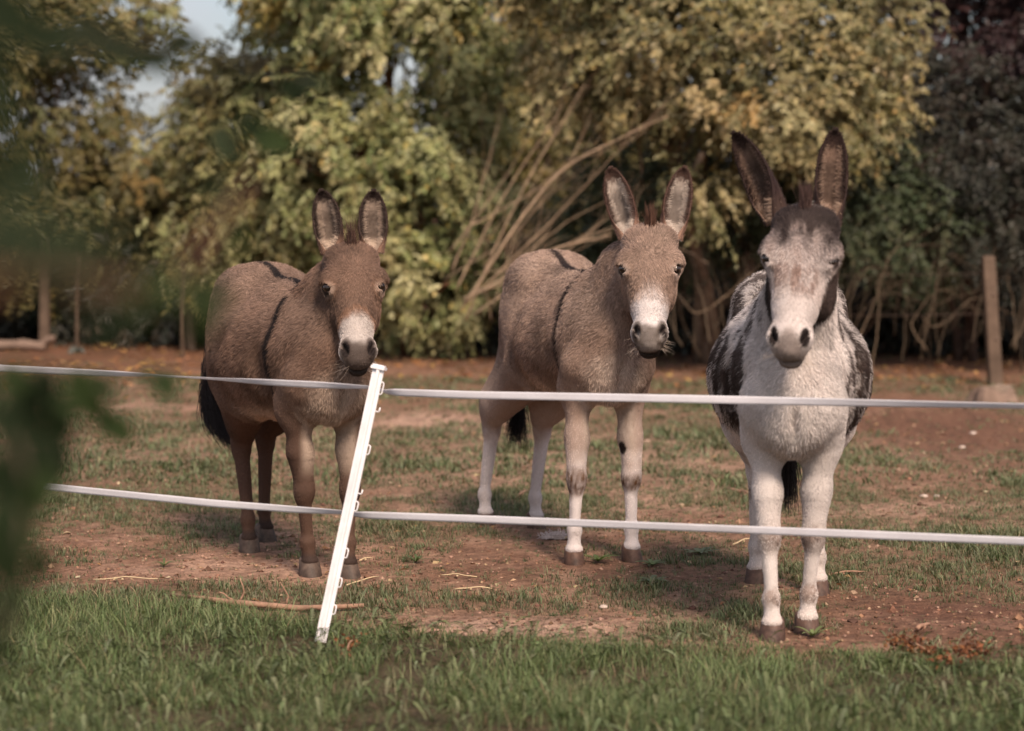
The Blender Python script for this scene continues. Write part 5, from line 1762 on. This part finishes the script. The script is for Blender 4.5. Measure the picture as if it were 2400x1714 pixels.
VOX = 0.0074
FUR = True
camf = np.array([0, -1.0, 0.12])
DONKEYS = [
    dict(seed=3, label="dark taupe donkey with a shoulder stripe, standing behind the white fence post",
         hoof=dict(fr=(735, 1353), fl=(826, 1356), hr=(592, 1296), hl=(630, 1270)),
         croup=1.135, withers=1.065, back=1.045, belly=.578, bw=.258, xf=.37, xh=-.38, heading=-65, shift=0.0, cw=.13, hw=.19,
         poll=(825, 562, 7.78), hpitch=27, hyaw=3, hroll=1.5, hs=1.0, crest=.02,
         ears=[dict(base=(777, 592, 7.90), tip=(752, 447, 7.92), open=(-.15, -1, .10), fat=1.1),
               dict(base=(874, 592, 7.90), tip=(876, 447, 7.92), open=(.15, -1, .10), fat=1.1)],
         tail=[(508, 770, 8.86), (488, 860, 8.9), (482, 930, 8.9)], tailtip=(550, 1038, 8.80), ntail=1500, tailsag=.0,
         coat=coat_a, earcol=ear_colours((.20, .115, .08), (.50, .38, .30), (.035, .022, .018), (.025, .013, .011)),
         earhair=(.55, .42, .33), manecol=(.075, .04, .03), tailcol=(.016, .012, .012), hoofcol=(.085, .058, .045), eye_open=(.0105, .0125), hoofs=1.14),
    dict(seed=5, label="light fawn donkey with white muzzle and pale legs between the two others",
         hoof=dict(fr=(1352, 1324), fl=(1488, 1318), hr=(1143, 1232), hl=(1262, 1240)),
         side=.085, croup=1.17, withers=1.10, back=1.065, belly=.625, bw=.22, xf=.42, xh=-.42, heading=-76, elbow=.68, cw=.13, hw=.185,
         poll=(1524, 520, 8.00), hpitch=24, hyaw=0, hs=1.02, crest=.03,
         ears=[dict(base=(1475, 556, 8.14), tip=(1430, 394, 8.18), open=(-.12, -1, .10), fat=1.1),
               dict(base=(1574, 558, 8.14), tip=(1606, 392, 8.18), open=(.12, -1, .10), fat=1.1)],
         tail=[(1222, 760, 9.42), (1217, 850, 9.40), (1215, 920, 9.38)], tailtip=(1211, 1036, 9.35), ntail=900, tailsag=.02,
         coat=coat_b, earcol=ear_colours((.27, .16, .115), (.60, .50, .43), (.05, .035, .03), (.06, .026, .018)),
         earhair=(.62, .52, .45), manecol=(.09, .045, .03), tailcol=(.016, .012, .012), hoofcol=(.095, .052, .037), hoofs=1.08, eye_open=(.0145, .0145)),
    dict(seed=8, label="roan donkey with white face and chest and dark sides, facing the fence",
         hoof=dict(fr=(1810, 1504), fl=(1892, 1490), hr=(1772, 1368), hl=(1918, 1396)),
         croup=1.13, withers=1.11, back=1.08, belly=.565, bw=.262, xf=.40, xh=-.44, heading=-96, cw=.108,
         poll=(1884, 476, 6.58), hpitch=24, hyaw=-6, hroll=-3, hs=1.02, crest=.03,
         ears=[dict(base=(1814, 520, 6.74), tip=(1716, 312, 6.80), open=(-.75, -.65, .15), fat=1.1),
               dict(base=(1943, 525, 6.74), tip=(1960, 303, 6.78), open=(.05, -1, .10), fat=1.05)],
         tail=[(1856, 860, 7.95), (1850, 980, 7.95), (1848, 1060, 7.95)], tailtip=(1843, 1190, 7.93), ntail=600, tailsag=.02,
         coat=coat_c, earcol=ear_colours((.045, .026, .021), (.32, .205, .15), (.02, .012, .010), (.022, .011, .010), tip=.72),
         earhair=(.40, .28, .21), manecol=(.07, .04, .034), tailcol=(.02, .014, .013), hoofcol=(.095, .055, .042), eye_open=(.008, .0055), hoofs=1.12, lift=1.2, swirl=.5, roan=True, streak=.5),
]
for sp in DONKEYS:
    build_donkey(sp)
# ================================================================== SMALL THINGS
dr = np.random.default_rng(55)
M_STICK = simple_mat("fallen_stick", (.30, .175, .12), .85, .3, 30, .5, 120, spec=.15)
M_STRAW = simple_mat("straw", (.58, .44, .27), .7, .2, 40, .2, 150, spec=.25)
def gz(p, dz=0.0):
    p = np.asarray(p, float).copy(); p[2] = gheight(p[None])[0] + dz
    return p
# fallen stick in front of the dark donkey, with side shoots
def fallen_stick():
    root = empty("fallen_stick", gz(gp(640, 1425))); tag(root, "long reddish fallen stick with side shoots lying at the edge of the grass", "stick")
    b = np.array(root.location)
    pix = [(400, 1408), (480, 1416), (540, 1424), (600, 1428), (700, 1432), (780, 1434), (852, 1428)]
    P = np.array([gz(gp(*p), .016) for p in pix]) - b
    mb = MB(); mb.tube(P, np.array([.006, .008, .0125, .010, .010, .009, .008]), 8, jitter=.1)
    mb.build("stem", M_STICK, root)
    for (u, v), d, l in (((562, 1424), (0.02, 0, 1), .085), ((672, 1428), (-.25, 0, 1), .075), ((545, 1424), (-.8, .2, .5), .06)):
        a = gz(gp(u, v), .02) - b
        mb = MB(); mb.tube(curve_pts(a, a + unit(np.array(d)) * l, [.01, 0, 0], 6, dr, .05), np.linspace(.0045, .002, 6), 6)
        mb.build("shoot", M_STICK, root)
fallen_stick()
def straw(label, u0, v0, u1, v1, r=.0028, lift=.01, mat=M_STRAW, name="straw_stalk"):
    a, b = gz(gp(u0, v0), lift), gz(gp(u1, v1), lift + .004)
    c = (a + b) / 2; c[2] = 0
    root = empty(name, c); tag(root, label, "straw" if name == "straw_stalk" else "stick")
    mb = MB(); mb.tube(curve_pts(a - c, b - c, [0, 0, .006], 7, dr, .015), np.linspace(r, r * .7, 7), 6)
    mb.build("stalk", mat, root)
    mb = MB(); m = (a * .55 + b * .45) - c; d = unit(b - a)
    mb.tube([m - d * .004, m - d * .002, m + d * .002, m + d * .004], [r * .9, r * 1.5, r * 1.5, r * .9], 6)
    mb.build("node", mat, root)
straw("pale straw stalk slanting just beside the foot of the white post", 812, 1379, 888, 1362)
straw("short straw by the dark donkey's nearest front hoof, behind the post", 842, 1320, 874, 1315)
straw("level straw stalk on bare soil between post and fawn donkey, nearer the grass", 1064, 1380, 1152, 1384)
straw("level straw stalk on bare soil between post and fawn donkey, farther back", 1034, 1352, 1118, 1357, .0022)
straw("thin straw lying along the grass edge beside the blurred leaves", 220, 1392, 370, 1394, .0022, .05)
straw("pale straw left of the roan donkey's hind hoof", 1718, 1279, 1774, 1268, .003)
straw("brown stick lying to the side of the roan donkey's hind hoof", 1932, 1352, 2030, 1344, .005, .01, M_STICK, "short_stick")
straw("brown stick behind the roan donkey's forelegs in the grazed grass", 1705, 1148, 1770, 1170, .006, .012, M_STICK, "short_stick")
straw("small pinkish stick on the dark soil at the roan donkey's side", 2150, 1484, 2178, 1472, .008, .012, M_STICK, "short_stick")
straw("little stick standing out behind the fawn donkey's hind hooves", 1212, 1173, 1236, 1156, .006, .02, M_STICK, "short_stick")

# tuft of shed wool beside the fawn donkey's front hoof
def wool():
    c = gz(gp(1308, 1262), .004)
    root = empty("shed_wool_tuft", c); tag(root, "pale crumpled tuft of shed hair on the soil by the fawn donkey's hoof", "hair tuft")
    n = 500
    p = dr.normal(0, 1, (n, 3)) * [.028, .016, .006]; p[:, 2] = np.abs(p[:, 2]) + .002
    d = unit(dr.normal(0, 1, (n, 3)) * [1, .8, .5])
    pts = [p]
    for k in range(4):
        d = unit(d + dr.normal(0, .6, (n, 3)))
        q = pts[-1] + d * .007; q[:, 2] = np.abs(q[:, 2])
        pts.append(q)
    hair("wool_fibres", np.stack(pts, 1), np.full(5, .0009), np.tile([.55, .47, .45], (n, 1)) * dr.uniform(.8, 1.1, (n, 1)), M_COAT, root)
    V, Q = uv_ball(1, 14, 8)
    V = V * [.03, .017, .008] * (1 + .35 * (vnoise(V, 3, 4)[:, None] - .5)); V[:, 2] = np.maximum(V[:, 2], -.002)
    mesh_from("wool_core", V, Q, simple_mat("wool_core", (.45, .38, .36), .95, .2, 60, .6, 200, spec=.1), root)
wool()

# dry rusty dock seed heads lying in the grass strip
def seed_head(u, v, lab, n, ln, az):
    c = gz(gp(u, v), .05)
    root = empty("dry_dock_seed_head", c); tag(root, lab, "seed head", "rusty dock seed heads in the grass")
    d = np.array([math.cos(az), math.sin(az) * .4, .25]); d = unit(d)
    t = np.linspace(-.5, .5, 8)[:, None]
    P = d * t * ln + np.c_[np.zeros(8), np.zeros(8), .02 * np.sin(np.linspace(0, 3.1, 8))]
    mb = MB(); mb.tube(P, .003, 6); mb.build("stalk", M_STICK, root)
    pos = P[dr.integers(0, 8, n)] + dr.normal(0, 1, (n, 3)) * [.014, .012, .014]
    DD = unit(dr.normal(0, 1, (n, 3))); NN = unit(dr.normal(0, 1, (n, 3))); SS = unit(np.cross(DD, NN)); NN = np.cross(SS, DD)
    V, q, t_, C = leaf_geo(pos, DD, SS, NN, dr.uniform(.010, .022, n), dr.uniform(.008, .016, n), tints(n, [(.16, .060, .030), (.11, .042, .022), (.22, .09, .04)], dr))
    o = mesh_from("seeds", V, [np.concatenate(t_)], M_LITTER, root, False, C); o["kind"] = "stuff"
seed_head(2140, 1572, "rusty brown dock seed head lying in the grass, nearest the roan donkey", 190, .12, 2.6)
seed_head(2250, 1590, "rusty brown dock seed head lying in the grass, nearest the picture edge", 170, .14, .2)
seed_head(820, 1560, "small orange-brown dry seed head standing in the grass by the post foot", 50, .06, 1.4)

# leafy rosette weeds in the paddock, each leaf its own blade
M_WEED = leaf_mat("weed_leaf", .25, .5, .35)
def rosette(u, v, label, n, ln, wd, col, lift=.35):
    c = gz(gp(u, v))
    root = empty("rosette_weed", c); tag(root, label, "weed", "leafy weeds in the paddock")
    for k in range(n):
        a = 2 * math.pi * k / n + dr.normal(0, .25)
        L = ln * dr.uniform(.7, 1.2); e = lift + dr.uniform(-.15, .3)
        K = 7
        V = []; f = np.linspace(0, 1, K)
        for x in f:
            r = L * x; z = L * (x * math.sin(e) - .55 * x * x * math.sin(e) * 1.1) + .004
            w = wd * math.sin(math.pi * min(1, x * .9 + .08)) ** .8 * dr.uniform(.85, 1.15)
            ctr = np.array([math.cos(a) * r, math.sin(a) * r, z]); sd = np.array([-math.sin(a), math.cos(a), 0])
            V += [ctr - sd * w / 2 + [0, 0, w * .12], ctr, ctr + sd * w / 2 + [0, 0, w * .12]]
        idx = np.arange(3 * K).reshape(K, 3)
        q = np.r_[np.stack([idx[:-1, 0], idx[1:, 0], idx[1:, 1], idx[:-1, 1]], 1), np.stack([idx[:-1, 1], idx[1:, 1], idx[1:, 2], idx[:-1, 2]], 1)]
        C = np.tile(np.asarray(col) * dr.uniform(.8, 1.25), (3 * K, 1))
        mesh_from("leaf", np.array(V), q, M_WEED, root, True, C)
    return root
rosette(1402, 1318, "bright green leafy weed between the fawn donkey's front hooves", 10, .075, .017, (.10, .135, .045), .7)
rosette(1640, 1298, "spreading grey-green thistle rosette right of the fawn donkey's hooves", 11, .085, .022, (.13, .15, .075), .35)
rosette(1530, 1362, "broad flat weed below the fawn donkey's outer front hoof", 8, .08, .024, (.12, .145, .07), .3)
rosette(1530, 1325, "low green weed touching the fawn donkey's outer front hoof", 9, .065, .018, (.10, .13, .05), .45)
rosette(975, 1318, "dark green tuft weed right of the white post", 13, .075, .009, (.075, .10, .036), .7)
rosette(1905, 1495, "upright pale green weed against the roan donkey's front hoof", 7, .07, .014, (.14, .175, .07), 1.0)
rosette(385, 1330, "small green tuft weed on the bare soil below the tape", 9, .06, .009, (.10, .12, .045), .7)
# little stones on the soil
M_STONE = simple_mat("pebble", (.42, .33, .28), .8, .25, 30, .4, 90, spec=.25)
def pebble(u, v, s, lab):
    c = gz(gp(u, v), s * .2)
    V, Q = uv_ball(1, 12, 8)
    V = V * s * np.array([1.2, .9, .65]) * (1 + .5 * (vnoise(V + u, 1.6, 6)[:, None] - .5))
    o = mesh_from("pebble", V, Q, M_STONE, None); o.location = c
    tag(o, lab, "stone", "pebbles on the paddock soil")
pebble(2165, 1165, .016, "pale pebble on the worn soil beside the roan donkey, left of a pair")
pebble(2195, 1164, .013, "pale pebble on the worn soil beside the roan donkey, right of a pair")
pebble(2282, 1018, .020, "pale pebble farther back on the brown soil near the stump")
pebble(2255, 1050, .016, "small stone on the brown soil nearer the roan donkey's back")
pebble(1415, 1425, .014, "small tan stone on the soil below the fawn donkey's outer hoof")

# ------------------------------------------------------------------ leafy branch close to the lens
M_NEARLEAF = leaf_mat("near_leaf", .30, .7, .12)
def near_branch(label, spec, stems):
    root = empty("near_branch", at(-260, 900, 1.2)); tag(root, label, "branch", "leafy branches close to the lens")
    b = np.array(root.location)
    for pix, r, col in stems:
        P = np.array([at(*p) for p in pix]) - b
        s = np.r_[0, np.cumsum(np.linalg.norm(np.diff(P, axis=0), axis=1))]
        t = np.linspace(0, s[-1], 14)
        Q = np.stack([np.interp(t, s, P[:, k]) for k in range(3)], 1)
        mb = MB(); mb.tube(Q, np.linspace(r, r * .6, 14), 8, col=col)
        mb.build("twig", M_BARK, root, True, True)
    for (u, v, Y, size, ang, col) in spec:
        L = size * Y / FPX; W = L * .62
        c = at(u, v, Y) - b
        a = math.radians(ang)
        D = np.array([math.cos(a), dr.normal(0, .25), -math.sin(a)]); D = unit(D)
        S = unit(np.cross(D, np.array([dr.normal(0, .3), -1, .35])))
        Nn = np.cross(S, D)
        K = 9; f = np.linspace(0, 1, K); V = []
        for i, x in enumerate(f):
            w = W * .5 * (math.sin(math.pi * x ** .8) ** .9) * (1 + .08 * (-1) ** i) + .0006
            ctr = c + D * (x - .5) * L - Nn * (.18 * L * (x - .5) ** 2)
            V += [ctr - S * w + Nn * w * .18, ctr, ctr + S * w + Nn * w * .18]
        idx = np.arange(3 * K).reshape(K, 3)
        q = np.r_[np.stack([idx[:-1, 0], idx[1:, 0], idx[1:, 1], idx[:-1, 1]], 1), np.stack([idx[:-1, 1], idx[1:, 1], idx[1:, 2], idx[:-1, 2]], 1)]
        mesh_from("leaf", np.array(V), q, M_NEARLEAF, root, True, np.tile(np.asarray(col) * dr.uniform(.85, 1.15), (3 * K, 1)))
    return root
G1 = (.018, .027, .010); G2 = (.026, .036, .016); G3 = (.012, .019, .007); G4 = (.026, .040, .012); BR = (.13, .06, .035)  # greens darkened to paint in the shade on these leaves
near_branch("blurred leafy branch hanging low beside the tape ends", [
    (40, 900, 1.89, 135, 60, G4), (110, 905, 1.94, 116, 75, G3), (190, 900, 1.99, 108, 50, G4), (215, 950, 2.08, 116, 65, G4), (262, 1000, 2.19, 108, 60, G4), (80, 960, 1.78, 153, 95, G3), (30, 1010, 1.78, 171, 80, G3),
    (135, 1010, 1.89, 135, 100, G3), (120, 1090, 1.84, 135, 80, G3), (60, 1080, 1.78, 153, 95, G3), (15, 1140, 1.69, 171, 80, G3), (80, 1170, 1.73, 135, 100, G4), (60, 1260, 1.73, 135, 85, G4), (20, 1330, 1.58, 171, 80, G1), (100, 1330, 1.73, 108, 100, G1), (10, 1230, 1.64, 153, 90, G1),
    (390, 905, 2.38, 99, 62, G4), (118, 1120, 1.84, 120, 95, G3), (95, 1150, 1.80, 130, 85, G4), (150, 1075, 1.89, 100, 80, G3), (290, 1010, 2.25, 80, 70, G4), (240, 905, 2.16, 90, 30, G4), (345, 880, 2.38, 62, 40, G4), (-60, 950, 1.78, 181, 80, G3), (-70, 1120, 1.69, 199, 90, G1), (-60, 1300, 1.58, 199, 90, G1), (-50, 1430, 1.48, 181, 90, G1), (30, 1430, 1.58, 135, 95, G1), (-20, 1530, 1.48, 153, 90, G1), (150, 950, 1.99, 99, 30, G4)],
    [([(-400, 780, 1.78), (-60, 840, 1.84), (100, 880, 1.94), (230, 920, 2.08), (380, 870, 2.38)], .0022, (.10, .07, .05)), ([(-400, 900, 1.69), (-40, 960, 1.78), (60, 1060, 1.78), (60, 1240, 1.73), (10, 1480, 1.54)], .0026, (.10, .07, .05))])
near_branch("blurred leafy branch with dull green leaves left of the dark donkey", [
    (40, 540, .80, 250, 20, G2), (200, 580, .85, 200, 30, G2), (90, 630, .82, 190, 15, G2), (255, 770, 1.25, 130, 85, G2), (410, 665, 1.3, 120, 40, G4), (330, 700, 1.25, 110, 60, G4), (500, 700, 1.5, 100, 50, G4), (-80, 560, .8, 240, 20, G2), (470, 760, 1.6, 80, 80, G4), (520, 470, 1.7, 100, 60, G2), (560, 560, 1.8, 80, 50, G4)],
    [([(-400, 700, 1.0), (60, 660, 1.05), (300, 680, 1.25), (430, 640, 1.45), (500, 540, 1.6), (590, 420, 1.75)], .0052, BR), ([(-400, 560, .8), (-40, 560, .8), (200, 560, .85)], .0018, (.12, .08, .05)), ([(230, 672, 1.2), (255, 720, 1.25)], .0014, BR)])
near_branch("blurred dark leafy branch across the upper corner", [
    (20, 40, 1.3, 240, 30, G3), (120, 90, 1.5, 180, 10, G3), (210, 85, 1.7, 150, 20, G3), (290, 120, 1.9, 150, 5, G3), (360, 140, 2.0, 130, 25, G3), (430, 105, 2.1, 120, 15, G3), (-40, 180, 1.3, 220, 40, G1), (530, 340, 2.6, 110, 60, G2), (640, 330, 2.8, 110, 20, G4), (720, 195, 3.0, 90, 10, G3), (690, 215, 3.0, 80, 40, G3), (590, 300, 2.6, 90, 40, G3), (20, 300, 1.4, 180, 70, G1), (60, 400, 1.4, 150, 50, G1), (-30, 430, 1.3, 180, 60, G1)],
    [([(-400, -60, 1.2), (0, 40, 1.35), (200, 90, 1.65), (440, 110, 2.1), (740, 190, 3.0)], .0022, (.10, .07, .05)), ([(-400, 150, 1.2), (0, 200, 1.35), (40, 400, 1.4)], .0018, (.10, .07, .05)), ([(330, 105, 1.9), (500, 250, 2.4), (560, 360, 2.6)], .0016, (.10, .07, .05))])
